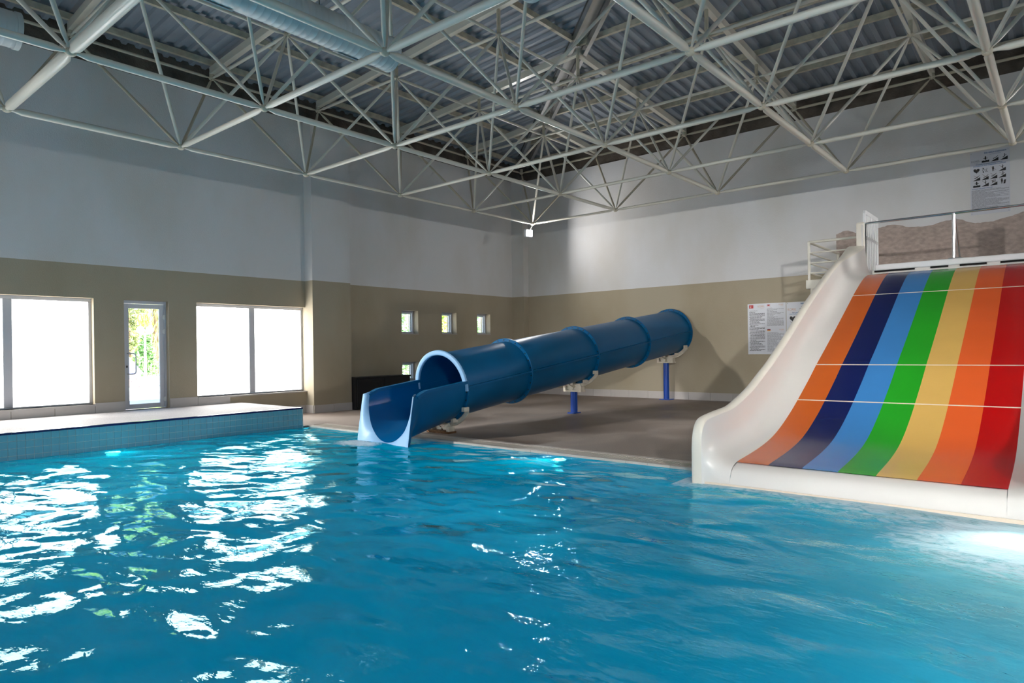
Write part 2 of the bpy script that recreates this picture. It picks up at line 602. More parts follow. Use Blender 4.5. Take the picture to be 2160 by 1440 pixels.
def wall_mesh(axis, c, t, a0, a1, z0, z1, holes):
    """wall slab with rectangular openings; axis 'x' = wall at x=c running along y; t = signed thickness"""
    A = sorted({a0, a1} | {h[0] for h in holes} | {h[1] for h in holes})
    Z = sorted({z0, z1} | {h[2] for h in holes} | {h[3] for h in holes})
    mb = MB()
    P = (lambda a, d, z: (c + d, a, z)) if axis == 'x' else (lambda a, d, z: (a, c + d, z))
    def hole(a, z):
        return any(h[0] < a < h[1] and h[2] < z < h[3] for h in holes)
    for i in range(len(A) - 1):
        for k in range(len(Z) - 1):
            if hole((A[i] + A[i + 1]) / 2, (Z[k] + Z[k + 1]) / 2):
                continue
            for d in (0, t):
                mb.add([P(A[i], d, Z[k]), P(A[i + 1], d, Z[k]), P(A[i + 1], d, Z[k + 1]), P(A[i], d, Z[k + 1])], [(0, 1, 2, 3)])
    for h in list(holes) + [(a0, a1, z0, z1)]:
        for (p, q) in (((h[0], h[2]), (h[1], h[2])), ((h[1], h[2]), (h[1], h[3])), ((h[1], h[3]), (h[0], h[3])), ((h[0], h[3]), (h[0], h[2]))):
            mb.add([P(p[0], 0, p[1]), P(q[0], 0, q[1]), P(q[0], t, q[1]), P(p[0], t, p[1])], [(0, 1, 2, 3)])
    return mb

BIGW = [(-2.55, -.06, .51, 2.425), (1.80, 4.29, .51, 2.425), (6.13, 8.62, .51, 2.425)]
DOOR = (4.79, 5.59, .345, 2.425)
SMALL = [(11.5, 12.08, 1.85, 2.465), (12.97, 13.55, 1.86, 2.465), (14.42, 15.0, 1.86, 2.465), (11.5, 12.08, .60, 1.09)]
WTOP = 6.68

# ------------------------------------------------------------------ structure: walls
o = wall_mesh('x', XL, -WT, YF, YB + WT, -.1, WTOP, BIGW + [DOOR] + SMALL).obj('wall_left', 'wall')
tag(o, kind='structure')
MB().box(XL, -13.15, 8.62, 9.66, 0, WTOP).obj('pilaster', 'wall', o)
MB().box(XL, -12.98, 16.06, YB, 0, WTOP).obj('corner_pilaster', 'wall', o)
wb = wall_mesh('y', YB, WT, XL - WT, XR + WT, -.1, WTOP, []).obj('wall_back', 'wall')
tag(wb, kind='structure')
RW = [(y, y + 2.4, .5, 2.9) for y in (-1.6, 1.8, 5.2, 8.6)]
FW = [(x, x + 2.6, .5, 2.9) for x in (-11.5, -8, -4.5, -1, 2.5)]
tag(wall_mesh('x', XR, WT, YF - WT, YB + WT, -.1, 8.9, RW).obj('wall_right', 'wall'), kind='structure')
tag(wall_mesh('y', YF, -WT, XL - WT, XR + WT, -.1, 8.9, FW).obj('wall_front', 'wall'), kind='structure')
tag(MB().box(XL - WT, XL - .03, YF, YB + .03, WTOP, 7.32).obj('trim_1', 'concrete'), kind='structure')
tag(MB().box(XL - WT, XR, YB + .03, YB + WT, WTOP, 7.32).obj('trim_2', 'concrete'), kind='structure')

# rough brown render on the upper back wall, wavy top edge
tops = [(-4.0, 3.90), (-3.8, 3.96), (-3.5, 3.86), (-3.15, 3.93), (-2.88, 3.975), (-2.5, 3.87), (-2.2, 3.86), (-1.9, 3.92), (-1.72, 3.93), (-1.4, 3.81), (-1.15, 3.80), (-.9, 3.85), (-.6, 3.93), (-.2, 4.05), (.4, 3.98), (1.2, 3.9)]
rows = []
for i in range(len(tops) - 1):
    for k in range(6):
        s = k / 6
        sm = s * s * (3 - 2 * s)
        rows.append((tops[i][0] * (1 - s) + tops[i + 1][0] * s, tops[i][1] * (1 - sm) + tops[i + 1][1] * sm + random.uniform(-.008, .008)))
mb = MB()
mb.poly([(x, YB - .03, z) for x, z in rows] + [(rows[-1][0], YB - .03, 2.3), (rows[0][0], YB - .03, 2.3)], (0, .03, 0))
mb.obj('rough_render', 'rock', wb)

# ------------------------------------------------------------------ ceiling: corrugated sheets on purlins and rafters, hipped at the corner
ceil = struct('ceiling')
UM = (XR + .2 - TX0) / GB
def rib(pitch=.25):
    return [(0, 0), (.075, 0), (.105, .05), (.22, .05)]
def sheet_rows(a0, a1):
    out = []
    a = a0
    while a < a1 - 1e-6:
        for da, h in rib():
            out.append((a + da, h))
        a += .25
    out.append((a1, 0))
    return out
SH = .27
y = YB + .1
while y > YF - .2:
    mb = MB()
    top, bot = [], []
    for a, h in sheet_rows(0, 1.0):
        yy = y - a
        v = max((TY0 - yy) / GA, -.1)
        ue = min(v, UM)
        us = -.16
        for lst, u in ((top, us), (bot, max(ue, us + .01))):
            lst.append((TX0 + u * GB, yy, roof_z(u) + SH + h))
    mb.grid([top, bot], False)
    mb.obj('roof_sheet', 'sheet', ceil)
    y -= 1.0
x = XL - .1
while x < XR + .2:
    mb = MB()
    top, bot = [], []
    for a, h in sheet_rows(0, 1.0):
        xx = x + a
        u = max((xx - TX0) / GB, -.1)
        ve = min(u, (TY0 - YF + .2) / GA)
        vs = -.1
        for lst, v in ((top, vs), (bot, max(ve, vs + .01))):
            lst.append((xx, TY0 - v * GA, roof_z(v) + SH + h))
    mb.grid([bot, top], False)
    mb.obj('roof_sheet', 'sheet', ceil)
    x += 1.0
# rafters over each node row, purlins over the rafters
for i in range(1, NA + 1):
    yy = TY0 - i * GA
    if yy < YF: continue
    e = min(i, UM)
    MB().beam((TX0, yy, roof_z(0) + .07), (TX0 + e * GB, yy, roof_z(e) + .07), .1, .14).obj('rafter', 'steel', ceil)
for j in range(1, NB + 1):
    xx = TX0 + j * GB
    if xx > XR: continue
    e = min(j, (TY0 - YF) / GA)
    MB().beam((xx, TY0, roof_z(0) + .07), (xx, TY0 - e * GA, roof_z(e) + .07), .1, .14).obj('rafter', 'steel', ceil)
k = 0
while .03 + .5 * k < UM:
    u = .03 + .5 * k
    z = roof_z(u) + .195
    x = TX0 + u * GB
    if TY0 - u * GA > YF:
        MB().beam((x, TY0 - u * GA, z), (x, YF, z), .07, .11).obj('purlin', 'rusty', ceil)
        MB().beam((x, TY0 - u * GA, z), (XR, TY0 - u * GA, z), .07, .11).obj('purlin', 'rusty', ceil)
    k += 1
he = (TY0 - YF) / GA
for s in (-.11, .11):
    MB().beam((TX0 + s, TY0 + s, roof_z(0) + .10), (TX0 + he * GB + s, TY0 - he * GA + s, roof_z(he) + .10), .08, .16).obj('hip_beam', 'galv', ceil)
MB().beam((TX0, TY0, roof_z(0) + .215), (TX0 + he * GB, TY0 - he * GA, roof_z(he) + .215), .42, .015).obj('hip_flashing', 'galv', ceil)

# ------------------------------------------------------------------ floor, platform, pool
mb = MB()
mb.box(XL, XR, PY1 + .42, YB, -.12, 0)
mb.box(XL, PX0, PLY, PY1 + .42, -.12, 0)
mb.box(PX1, XR, YF, PY1 + .42, -.12, 0)
mb.box(PX0, PX1, YF, PY0, -.12, 0)
tag(mb.obj('floor', 'deck'), kind='structure')

plat = tag(MB().box(XL, PX0 - .012, YF, PLY - .012, -.1, PLZ).obj('platform', 'platform'), kind='structure')
MB().box(PX0 - .012, PX0 - .006, YF, PLY, -.5, PLZ - .012).obj('grout', 'grout', plat)
MB().box(PX0 - .06, PX0 + .001, PLY - .012, PLY + .003, -.1, PLZ - .01).obj('edge_trim', 'grout', plat)
tile_me = MB().box(0, .007, -.0462, .0462, -.0462, .0462).mesh('tile', 'tile')
n_t = 0
rest = MB()
ys = PLY - .06
col = 0
while ys > YF:
    for r_ in range(5):
        z = PLZ - .07 - r_ * .101
        if n_t < 295 and col < 59:
            inst('tile', tile_me, plat, Matrix.Translation((PX0 - .006, ys, z)))
            n_t += 1
        else:
            rest.box(PX0 - .006, PX0 + .001, ys - .0485, ys + .0485, z - .0485, z + .0485)
    ys -= .101
    col += 1
tag(rest.obj('far_tiles', 'tile', plat), kind='stuff')
nose_me = MB().box(-.05, .012, -.111, .111, -.026, .004).mesh('nosing_tile', 'navy')
ys = PLY - .115
while ys > YF:
    inst('nosing_tile', nose_me, plat, Matrix.Translation((PX0, ys, PLZ)))
    ys -= .2255

basin = tag(MB().box(PX0 - .005, PX0, PY0, PY1, -1.5, -.3).box(PX0, PX1, PY0, PY1, -1.55, -1.5).box(PX1, PX1 + .05, PY0, PY1, -1.5, -.12)
            .box(PX0, PX1, PY0 - .05, PY0, -1.5, -.12).box(PX0, PX1, PY1, PY1 + .05, -1.5, -.06).obj('pool_basin', 'basin'), kind='structure')
# overflow gutter along the far edge: coping strip, grating, outer strip
gut = struct('pool_gutter')
cop_me = MB().box(-.148, .148, 0, .1, -.07, .0).mesh('coping_tile', 'coping')
x = PX0 + .15
while x < PX1 - .1:
    inst('coping_tile', cop_me, gut, Matrix.Translation((x, PY1, .0)))
    inst('coping_tile', cop_me, gut, Matrix.Translation((x, PY1 + .32, .0)))
    x += .30
MB().box(PX0, PX1, PY1 + .1, PY1 + .32, -.12, -.05).obj('channel', 'gap', gut)
mb = MB()
x = PX0 + .02
while x < PX1:
    mb.box(x, x + .022, PY1 + .1, PY1 + .32, -.03, -.004)
    x += .04
tag(mb.obj('grating', 'grate', gut), kind='stuff')

# water with a gentle swell
NXW, NYW = 260, 156
rows = []
for i in range(NXW + 1):
    x = PX0 + (PX1 - PX0) * i / NXW
    row = []
    for k in range(NYW + 1):
        yv = PY0 + (PY1 - PY0) * k / NYW
        e = min(1, (x - PX0) / .6, (PX1 - x) / .6, (PY1 - yv) / .6, (yv - PY0) / .6)
        z = .006 * math.sin(1.7 * x + 2.6 * yv + .6) + .005 * math.sin(-2.9 * x + 1.4 * yv) + .004 * math.sin(4.1 * x + 1.2 * yv + 2 * math.sin(.7 * yv)) + .003 * math.sin(.8 * x - 5.3 * yv + 1.4 * math.sin(x))
        row.append((x, yv, WATER_Z + z * e))
    rows.append(row)
wt = MB().grid(rows[::-1], True).obj('pool_water', 'water')
tag(wt, 'turquoise pool water with rippled reflections of the windows', 'water', kind='stuff')

# skirting, one tile at a time
def skirt(name, segs, h=.18):
    b = struct(name)
    for (p, q, z0, nrm) in segs:
        p, q = Vector(p), Vector(q)
        L_ = (q - p).length
        n = max(1, round(L_ / .6))
        d = (q - p) / n
        for i in range(n):
            a, c = p + d * i + d * .006, p + d * (i + 1) - d * .006
            nn = Vector(nrm) * .018
            mb = MB()
            mb.poly([(a.x, a.y, z0), (c.x, c.y, z0), (c.x + nn.x, c.y + nn.y, z0), (a.x + nn.x, a.y + nn.y, z0)], (0, 0, h))
            mb.obj('tile', 'skirting', b)
    return b
skirt('baseboard_left', [((XL, 4.29), (XL, 4.79), PLZ, (1, 0)), ((XL, 1.8), (XL, 4.29), PLZ - .02, (1, 0)), ((XL, 5.59), (XL, 6.13), PLZ, (1, 0)), ((XL, 6.13), (XL, 6.8), PLZ - .02, (1, 0)),
                          ((XL, 7.03), (XL, 8.62), 0, (1, 0)), ((-13.15, 8.62), (-13.15, 9.66), 0, (1, 0)), ((XL, 8.62), (-13.15, 8.62), 0, (0, -1)),
                          ((XL, 9.66), (XL, 16.06), 0, (1, 0))])
skirt('baseboard_back', [((-12.98, YB), (XR, YB), 0, (0, -1)), ((XL, 16.06), (-12.98, 16.06), 0, (0, -1))], .2)

# ------------------------------------------------------------------ windows and door
def big_window(n, h, pane, x=XL - .15):
    w = struct('window_%d' % n)
    y0, y1, z0, z1 = h
    f = .065
    ym = (y0 + y1) / 2
    for (a, b, c, d) in ((y0, y1, z1 - f, z1), (y0, y1, z0, z0 + .03), (y0, y0 + .04, z0 + .03, z1 - f), (y1 - .05, y1, z0 + .03, z1 - f), (ym - .065, ym + .065, z0 + .03, z1 - f)):
        MB().box(x - .03, x + .03, a, b, c, d).obj('frame_bar', 'frame', w, .006)
    for a, b in ((y0 + .04, ym - .065), (ym + .065, y1 - .05)):
        MB().box(x - .012, x - .004, a, b, z0 + .03, z1 - f).obj('pane', pane, w)
    MB().box(XL - WT + .02, XL + .035, y0 + .001, y1 - .001, z0 - .03, z0).obj('sill', 'skirting', w)
    return w
for i, h in enumerate(BIGW):
    big_window(i + 1, h, 'frost')
for i, h in enumerate(SMALL):
    w = struct('window_%d' % (i + 4))
    y0, y1, z0, z1 = h
    x = XL - .22
    f = .05
    for (a, b, c, d) in ((y0, y1, z1 - f, z1), (y0, y1, z0, z0 + f), (y0, y0 + f, z0 + f, z1 - f), (y1 - f, y1, z0 + f, z1 - f)):
        MB().box(x - .03, x + .03, a, b, c, d).obj('frame_bar', 'frame', w, .005)
    for (a, b, c, d) in ((y0 + f, y1 - f, z1 - f - .03, z1 - f), (y1 - f - .03, y1 - f, z0 + f, z1 - f - .03)):
        MB().box(x - .045, x - .02, a, b, c, d).obj('sash_bar', 'plastic', w)
    MB().box(x - .01, x - .004, y0 + f, y1 - f, z0 + f, z1 - f).obj('pane', 'glass', w)
    MB().box(x + .03, XL + .02, y0 + .001, y1 - .001, z0 - .02, z0).obj('sill', 'skirting', w)
for i, h in enumerate(RW + FW):  # added windows in the unseen walls, their panes glow as bluish fill
    w = struct('window_%d' % (i + 8))
    a0, a1, z0, z1 = h
    am = (a0 + a1) / 2
    isr = i < len(RW)
    def bx(p, q, d0, d1, c, d):
        return MB().box(XR + d0, XR + d1, p, q, c, d) if isr else MB().box(p, q, YF - d1, YF - d0, c, d)
    for (p, q, c, d) in ((a0, a1, z1 - .06, z1), (a0, a1, z0, z0 + .06), (a0, a0 + .06, z0 + .06, z1 - .06), (a1 - .06, a1, z0 + .06, z1 - .06), (am - .04, am + .04, z0 + .06, z1 - .06)):
        bx(p, q, .12, .18, c, d).obj('frame_bar', 'frame', w)
    for p, q in ((a0 + .06, am - .04), (am + .04, a1 - .06)):
        bx(p, q, .155, .165, z0 + .06, z1 - .06).obj('pane', 'fill_pane', w)

d = struct('door_1')
y0, y1, z0, z1 = DOOR
x = XL - .15
for (a, b, c, e) in ((y0, y1, z1 - .06, z1), (y0, y0 + .035, z0, z1 - .06), (y1 - .035, y1, z0, z1 - .06)):
    MB().box(x - .04, x + .04, a, b, c, e).obj('frame_bar', 'frame', d, .005)
MB().box(x - .05, x + .06, y0, y1, z0, z0 + .015).obj('threshold', 'chrome', d)
leaf = MB().box(x - .022, x + .022, y0 + .04, y0 + .125, z0 + .02, z1 - .065).box(x - .022, x + .022, y1 - .125, y1 - .04, z0 + .02, z1 - .065)\
    .box(x - .022, x + .022, y0 + .125, y1 - .125, z0 + .02, z0 + .11).box(x - .022, x + .022, y0 + .125, y1 - .125, z1 - .15, z1 - .065).obj('door_leaf', 'frame', d, .004)
MB().box(x - .006, x + .002, y0 + .125, y1 - .125, z0 + .11, z1 - .15).obj('pane', 'glass', leaf)
hp = [(x + .022, y0 + .09, 1.42), (x + .07, y0 + .09, 1.42), (x + .082, y0 + .11, 1.42), (x + .082, y0 + .19, 1.42), (x + .082, y0 + .215, 1.40), (x + .082, y0 + .22, 1.37), (x + .082, y0 + .22, 1.08), (x + .082, y0 + .215, 1.05), (x + .082, y0 + .19, 1.03), (x + .082, y0 + .11, 1.03), (x + .07, y0 + .09, 1.03), (x + .022, y0 + .09, 1.03)]
MB().tube(hp, .012, 8).obj('handle', 'chrome', leaf)
MB().box(x + .022, x + .03, y0 + .07, y0 + .095, 1.15, 1.19).obj('lock', 'bolt', leaf)
for z in (2.12, 1.84, .52):
    MB().tube([(x + .03, y1 - .035, z - .045), (x + .03, y1 - .035, z + .045)], .02, 8).box(x + .02, x + .035, y1 - .07, y1 - .01, z - .03, z + .03).obj('hinge', 'plastic', d)

# ------------------------------------------------------------------ roof space frame
sf = thing('space_frame', 'white tubular steel space frame under the roof', 'roof truss', (0, 0, 0))
prof = [(0, .0), (0, .42), (.035, .5), (.075, 1), (.925, 1), (.965, .5), (1, .42), (1, 0)]
rows = [[(r_ * math.cos(2 * PI * k / 12), r_ * math.sin(2 * PI * k / 12), z) for k in range(12)] for z, r_ in prof]
UT = MB().grid([rr for rr in rows], True, True).mesh('truss_tube', 'steel')
UT2 = MB().grid([rr for rr in rows], True, True).mesh('truss_tube_stained', 'rusty')
ND = MB().sphere((0, 0, 0), 1, 12, 7, .8).mesh('truss_node', 'rusty')
def Bn(a, b): return (GX + b * GB, GY - a * GA, GZ)
def Tn(a, b): return (GX + (b - .5) * GB, GY - (a - .5) * GA, TZ)
for a in range(NA):
    for b in range(NB):
        mid = min(a, b, 3) * .35
        if b < NB - 1:
            r_ = (.030, .031, .034, .037, .042, .066, .07, .07)[a] + .003 * b
            inst('bottom_chord', UT, sf, along(Bn(a, b), Bn(a, b + 1), r_))
        if a < NA - 1:
            r_ = (.030, .031, .032, .036, .052, .056, .056, .056)[a] if b == 0 else .034 + .006 * min(b, 3) + (.005 if a >= 3 else 0)
            inst('bottom_chord', UT, sf, along(Bn(a, b), Bn(a + 1, b), r_))
        inst('node', ND, sf, Matrix.Translation(Bn(a, b)) @ Matrix.Diagonal((.065, .065, .065, 1)))
        for da in (0, 1):
            for db in (0, 1):
                edge = (a == 0 and da == 0) or (b == 0 and db == 0)
                inst('diagonal', UT2 if edge else UT, sf, along(Bn(a, b), Tn(a + da, b + db), .0255 if (a + b) % 2 or edge else .029))
for a in range(NA + 1):
    for b in range(NB + 1):
        if a < NA: inst('top_chord', UT2 if b == 0 else UT, sf, along(Tn(a, b), Tn(a + 1, b), .027))
        if b < NB: inst('top_chord', UT2 if a == 0 else UT, sf, along(Tn(a, b), Tn(a, b + 1), .03))
        inst('node', ND, sf, Matrix.Translation(Tn(a, b)) @ Matrix.Diagonal((.06, .06, .06, 1)))
        u = min(a, b)
        if a == 0 or b == 0:
            t_ = Tn(a, b)
            if TX0 <= t_[0] < XR and t_[1] > YF:
                inst('roof_post', UT2, sf, along(t_, (t_[0], t_[1], roof_z(u) + .06), .05))
        else:
            t_ = Tn(a, b)
            inst('roof_post', UT2, sf, along(t_, (t_[0], t_[1], roof_z(u) + .03), .035))

# ------------------------------------------------------------------ ventilation ducts
def duct(xc, zc, yend, ystart, label, r=.235):
    t = thing('ventilation_duct', label, 'duct', (xc, yend, zc), 'white spiral ducts in the roof frame')
    pts, rr = [], []
    y = yend
    while y > ystart:
        pts += [(xc, y, zc), (xc, y - .078, zc), (xc, y - .083, zc), (xc, y - .09, zc)]
        rr += [r, r, r + .003, r + .003]
        y -= .095
    mb = MB()
    mb.tube(pts, rr, 28, caps=False)
    mb.obj('spiral_pipe', 'duct', t)
    MB().tube([(xc, yend + .012, zc), (xc, yend - .05, zc)], r + .012, 28).obj('end_cap', 'duct', t)
    y = yend - .35
    while y > ystart + 2:
        ang = math.radians(-118)
        nx_, nz_ = math.cos(ang), math.sin(ang)
        g = MB()
        c = Vector((xc + nx_ * (r + .004), 0, zc + nz_ * (r + .004)))
        tx, tz = -nz_, nx_
        pl = [(c.x + tx * s, yy, c.z + tz * s) for s, yy in ((-.055, y), (.055, y), (.055, y - .5), (-.055, y - .5))]
        g.poly(pl, (nx_ * .008, 0, nz_ * .008))
        grille = g.obj('vent_grille', 'dark', t)
        fr_ = MB()
        for s0, s1, ya, yb in ((-.075, -.055, y + .02, y - .52), (.055, .075, y + .02, y - .52), (-.055, .055, y + .02, y), (-.055, .055, y - .5, y - .52)):
            fr_.poly([(c.x + tx * s, yy, c.z + tz * s) for s, yy in ((s0, ya), (s1, ya), (s1, yb), (s0, yb))], (nx_ * .014, 0, nz_ * .014))
        fr_.obj('grille_frame', 'duct', grille)
        y -= 2.05
    for yy in (yend - 1.2, yend - 3.8):
        if yy > ystart:
            MB().tube([(xc, yy, zc + r), (xc, yy, roof_z(min((xc - TX0) / GB, (TY0 - yy) / GA)) + .1)], .006, 6).obj('hanger_wire', 'dark', t)
duct(-7.60, 5.76, 6.35, YF + .1, 'white spiral duct above the pool, the one ending nearest the picture centre')
duct(-10.86, 5.80, 2.6, YF + .1, 'white spiral duct end close to the left wall, at the upper left edge')
duct(-4.86, 5.82, 6.32, YF + .1, 'white spiral duct whose rounded end just shows at the top centre')

# ------------------------------------------------------------------ floodlights under the truss corners
def floodlight(p, aim, label, e=FLOOD_E, size=(.34, .24), spread=180, hang=None):
    p = Vector(p)
    d = Vector(aim).normalized()
    t = thing('floodlight', label, 'lamp', p, 'floodlights under the roof frame')
    rot = d.to_track_quat('-Z', 'Y').to_matrix().to_4x4()
    w, h = size
    bm_ = MB().box(-w / 2 - .03, w / 2 + .03, -h / 2 - .03, h / 2 + .03, .0, .07)
    for k in range(7):
        xx = -w / 2 + w * k / 6
        bm_.box(xx - .006, xx + .006, -h / 2, h / 2, .07, .11)
    q = Matrix.Translation(p) @ rot
    inst('housing', bm_.mesh('housing', 'plastic'), t, Matrix.Identity(4)).matrix_basis = q
    ln = inst('lens', MB().box(-w / 2, w / 2, -h / 2, h / 2, -.008, -.001).mesh('lens', 'lamp'), t, q)
    MB().tube([hang or (p.x, p.y, GZ - .08), p + Vector((0, 0, .06))], .014, 8).obj('bracket', 'steel', t)
    la = bpy.data.lights.new('lamp_light', 'AREA')
    la.shape = 'RECTANGLE'
    la.size, la.size_y = w, h
    la.energy = e
    la.spread = math.radians(spread)
    la.color = (1, .98, .96)
    lo = bpy.data.objects.new('lamp_light', la)
    C.objects.link(lo)
    place(lo, t)
    lo.matrix_basis = Matrix.Translation(p + d * .02) @ rot
floodlight((-11.75, 14.83, 4.70), (.98, -.17, -.04), 'lit floodlight hanging at the far corner of the roof frame', 62, (.2, .15), hang=(GX, GY, GZ - .04))
floodlight((4.77, 14.5, 4.58), (-1, -.3, -.25), 'floodlight at the right back end of the roof frame', 50, spread=80)
floodlight((4.77, -2.0, 4.58), (-.62, 1, -.30), 'floodlight at the near right corner of the roof frame', 98, spread=56)
floodlight((-11.6, -2.0, 4.58), (.30, 1, -.44), 'floodlight at the near left corner of the roof frame', 112, spread=56)
floodlight((2.2, -2.1, 4.58), (-.34, 1, -.33), 'added unseen floodlight midway along the near edge of the roof frame', 36, spread=36)  # added lamp out of view, brightens the rainbow slide from the front

# ------------------------------------------------------------------ blue tube slide
AX, SL = -8.106, .119
def az(y): return 1.282 + SL * (y - 12)
axd = Vector((0, 1, SL)).normalized()
e2 = Vector((0, -SL, 1)).normalized()
e1 = Vector((1, 0, 0))
def ring(y, r, n=48):
    c = Vector((AX, y, az(y)))
    return [c + r * (math.cos(2 * PI * k / n) * e1 + math.sin(2 * PI * k / n) * e2) for k in range(n)]
ts = thing('tube_slide', 'closed blue tube water slide descending from the back wall into the pool', 'water slide', (AX, 11.5, 0))
FY = [7.8, 9.5, 11.76, 14.0, 16.24]
for i in range(4):
    a, b = FY[i], FY[i + 1]
    mb = MB()
    mb.grid([ring(a, .56), ring(b, .56)], True, True)
    mb.grid([ring(b, .545), ring(a, .545)], True, True)
    mb.grid([ring(a, .545), ring(a, .56)], False, True)
    mb.grid([ring(b, .56), ring(b, .545)], False, True)
    sec = mb.obj('tube_section', 'blue', ts)
    for s in (-1, 1):
        for r_ in ((.60, .022),):
            p = Vector((AX + s * .578, a + .03, az(a + .03)))
            q = Vector((AX + s * .578, b - .03, az(b - .03)))
            MB().beam(p, q, .08, .03).obj('seam_flange', 'blue', sec)
bolt_me = MB().tube([(0, 0, -.032), (0, 0, .032)], .013, 6).mesh('bolt', 'bolt')
rotb = axd.to_track_quat('Z', 'Y').to_matrix().to_4x4()
for i, y in enumerate(FY):
    mb = MB()
    w = .022
    mb.grid([ring(y - w, .563), ring(y - w, .615), ring(y - w * .6, .622), ring(y + w * .6, .622), ring(y + w, .615), ring(y + w, .563)], False, True)
    fl = mb.obj('flange', 'blue', ts)
    for k in range(26):
        an = 2 * PI * (k + .5) / 26
        if i == 0 and math.sin(an) > -.1:
            continue
        c = Vector((AX, y, az(y))) + .592 * (math.cos(an) * e1 + math.sin(an) * e2)
        inst('bolt', bolt_me, fl, Matrix.Translation(c) @ rotb)
# pale front edge of the hood
mb = MB()
n = 40
def arc(y, r):
    c = Vector((AX, y, az(y)))
    return [c + r * (math.cos(PI * (k / n * 1.06 - .03)) * e1 + math.sin(PI * (k / n * 1.06 - .03)) * e2) for k in range(n + 1)]
mb.grid([arc(7.79, .538), arc(7.755, .542), arc(7.75, .56), arc(7.75, .606), arc(7.757, .62), arc(7.79, .622)], True)
mb.obj('hood_edge', 'lightblue', ts)
# open flume
NTH = 40
def inner_pt(th, y):
    """th 0..1 left rim -> bottom -> right rim"""
    c = az(y)
    rr = .545
    vr = rr + .12 * max(0, min(1, (7.8 - y) / 1.2))
    rim = .085
    if th < .07:
        return Vector((AX - rr, y, c + rim * (1 - th / .07)))
    if th > .93:
        return Vector((AX + rr, y, c + rim * ((th - .93) / .07)))
    a = PI + PI * (th - .07) / .86
    return Vector((AX + rr * math.cos(a), y, c + vr * math.sin(a)))
def front_y(th, top=6.72, bot=6.60):
    k = math.sin(PI * th)
    return top + (bot - top) * k
def outer_pt(th, t):
    """t 0 at the mouth (square outline) .. 1 at the hood (round)"""
    y_r = 6.62 + (7.8 - 6.62) * t
    y_f = 6.62 - .17 * math.sin(min(1, th * 2, 2 - th * 2) * PI / 2) * (1 - t) if t < 1 else 7.8
    y = y_f + (7.8 - y_f) * t if t else y_f
    c = az(y)
    ro = .59
    a = PI + PI * th
    rnd = Vector((AX + ro * math.cos(a), y, c + (ro + .13 * max(0, min(1, (7.8 - y) / 1.2))) * math.sin(a) + .07 * (1 - math.sin(PI * th))))
    hw = .61
    top = az(6.62) + .06
    bot = -.16
    if th < .3:
        s = th / .3
        sq = Vector((AX - hw, y, top + (bot - top) * s))
    elif th > .7:
        s = (1 - th) / .3
        sq = Vector((AX + hw, y, top + (bot - top) * s))
    else:
        sq = Vector((AX - hw + 2 * hw * (th - .3) / .4, y, bot))
    w = max(0, 1 - t / .2)
    w = w * w * (3 - 2 * w)
    return rnd * (1 - w) + sq * w
rows = []
for i in range(16):
    t = i / 15
    rows.append([inner_pt(k / NTH, front_y(k / NTH) * (1 - t) + 7.8 * t) for k in range(NTH + 1)])
flume = MB().grid(rows, True).obj('open_flume', 'bluein', ts)
rows = []
for i in range(31):
    t = (i / 30) ** 1.5
    rows.append([outer_pt(k / NTH, t) for k in range(NTH + 1)])
MB().grid(rows[::-1], True).obj('flume_shell', 'blue', ts)
rows_f = [[], [], [], []]
for k in range(NTH + 1):
    th = k / NTH
    p = inner_pt(th, front_y(th))
    q = outer_pt(th, 0)
    rows_f[0].append(p)
    rows_f[1].append(p.lerp(q, .12) + Vector((0, -.035, 0)))
    rows_f[2].append(p.lerp(q, .8) + Vector((0, -.03, 0)))
    rows_f[3].append(q)
MB().grid(rows_f[::-1], True).obj('flume_lip', 'lightblue', ts)
for s, th in ((-1, 0), (1, 1)):
    pts = []
    for i in range(13):
        t = i / 12
        y = 6.70 + (7.79 - 6.70) * t
        pts.append((AX + s * .575, y, az(y) + .085 - .05 * max(0, .15 - t) / .15))
    mb = MB()
    for i in range(12):
        mb.beam(pts[i], pts[i + 1], .095, .05)
    mb.obj('flume_rim', 'blue', ts)
# posts and saddles
def saddle(y, parent):
    c = Vector((AX, y, az(y)))
    mb = MB()
    arcp = []
    for k in range(9):
        a = math.radians(-96 + 58 * k / 8)
        arcp.append(c + .645 * (math.cos(a) * e1 + math.sin(a) * e2))
    for k in range(8):
        mb.beam(arcp[k], arcp[k + 1], .09, .03, (0, 1, 0))
    sd = mb.obj('saddle_strap', 'cream', parent)
    for k in (0, 4, 8):
        MB().box(arcp[k].x - .03, arcp[k].x + .03, y - .06, y + .06, arcp[k].z - .01, arcp[k].z + .06).obj('clamp', 'cream', sd)
    zb = c.z - .79
    br = MB().box(AX - .27, AX + .19, y - .09, y + .09, zb, zb + .03)
    for xx in (AX - .25, AX + .15):
        br.box(xx - .03, xx + .03, y - .07, y + .07, zb + .03, zb + .12)
    br.beam((AX - .24, y, zb + .13), (AX - .08, y, zb + .04), .1, .025, (0, 1, 0))
    br.beam((AX + .14, y, zb + .13), (AX + .0, y, zb + .04), .1, .025, (0, 1, 0))
    br.obj('bracket', 'cream', parent)
    return zb
for y in (11.76, 16.05):
    ps = MB().tube([(AX - .05, y, .02), (AX - .05, y, az(y) - .785)], .075, 20).obj('support_post', 'post', ts)
    MB().box(AX - (.2 if y > 14 else .135), AX + (.1 if y > 14 else .035), y - .13, y + .13, 0, .02).obj('base_plate', 'post', ps)
    saddle(y, ps)
ft = MB().box(AX - .30, AX + .20, 7.72, 7.92, 0.0, .03).box(AX - .26, AX + .12, 7.70, 7.90, .03, .05).box(AX - .34, AX + .02, 7.74, 7.94, .01, .035).obj('packing_blocks', 'wood', ts)
saddle(7.83, ft)

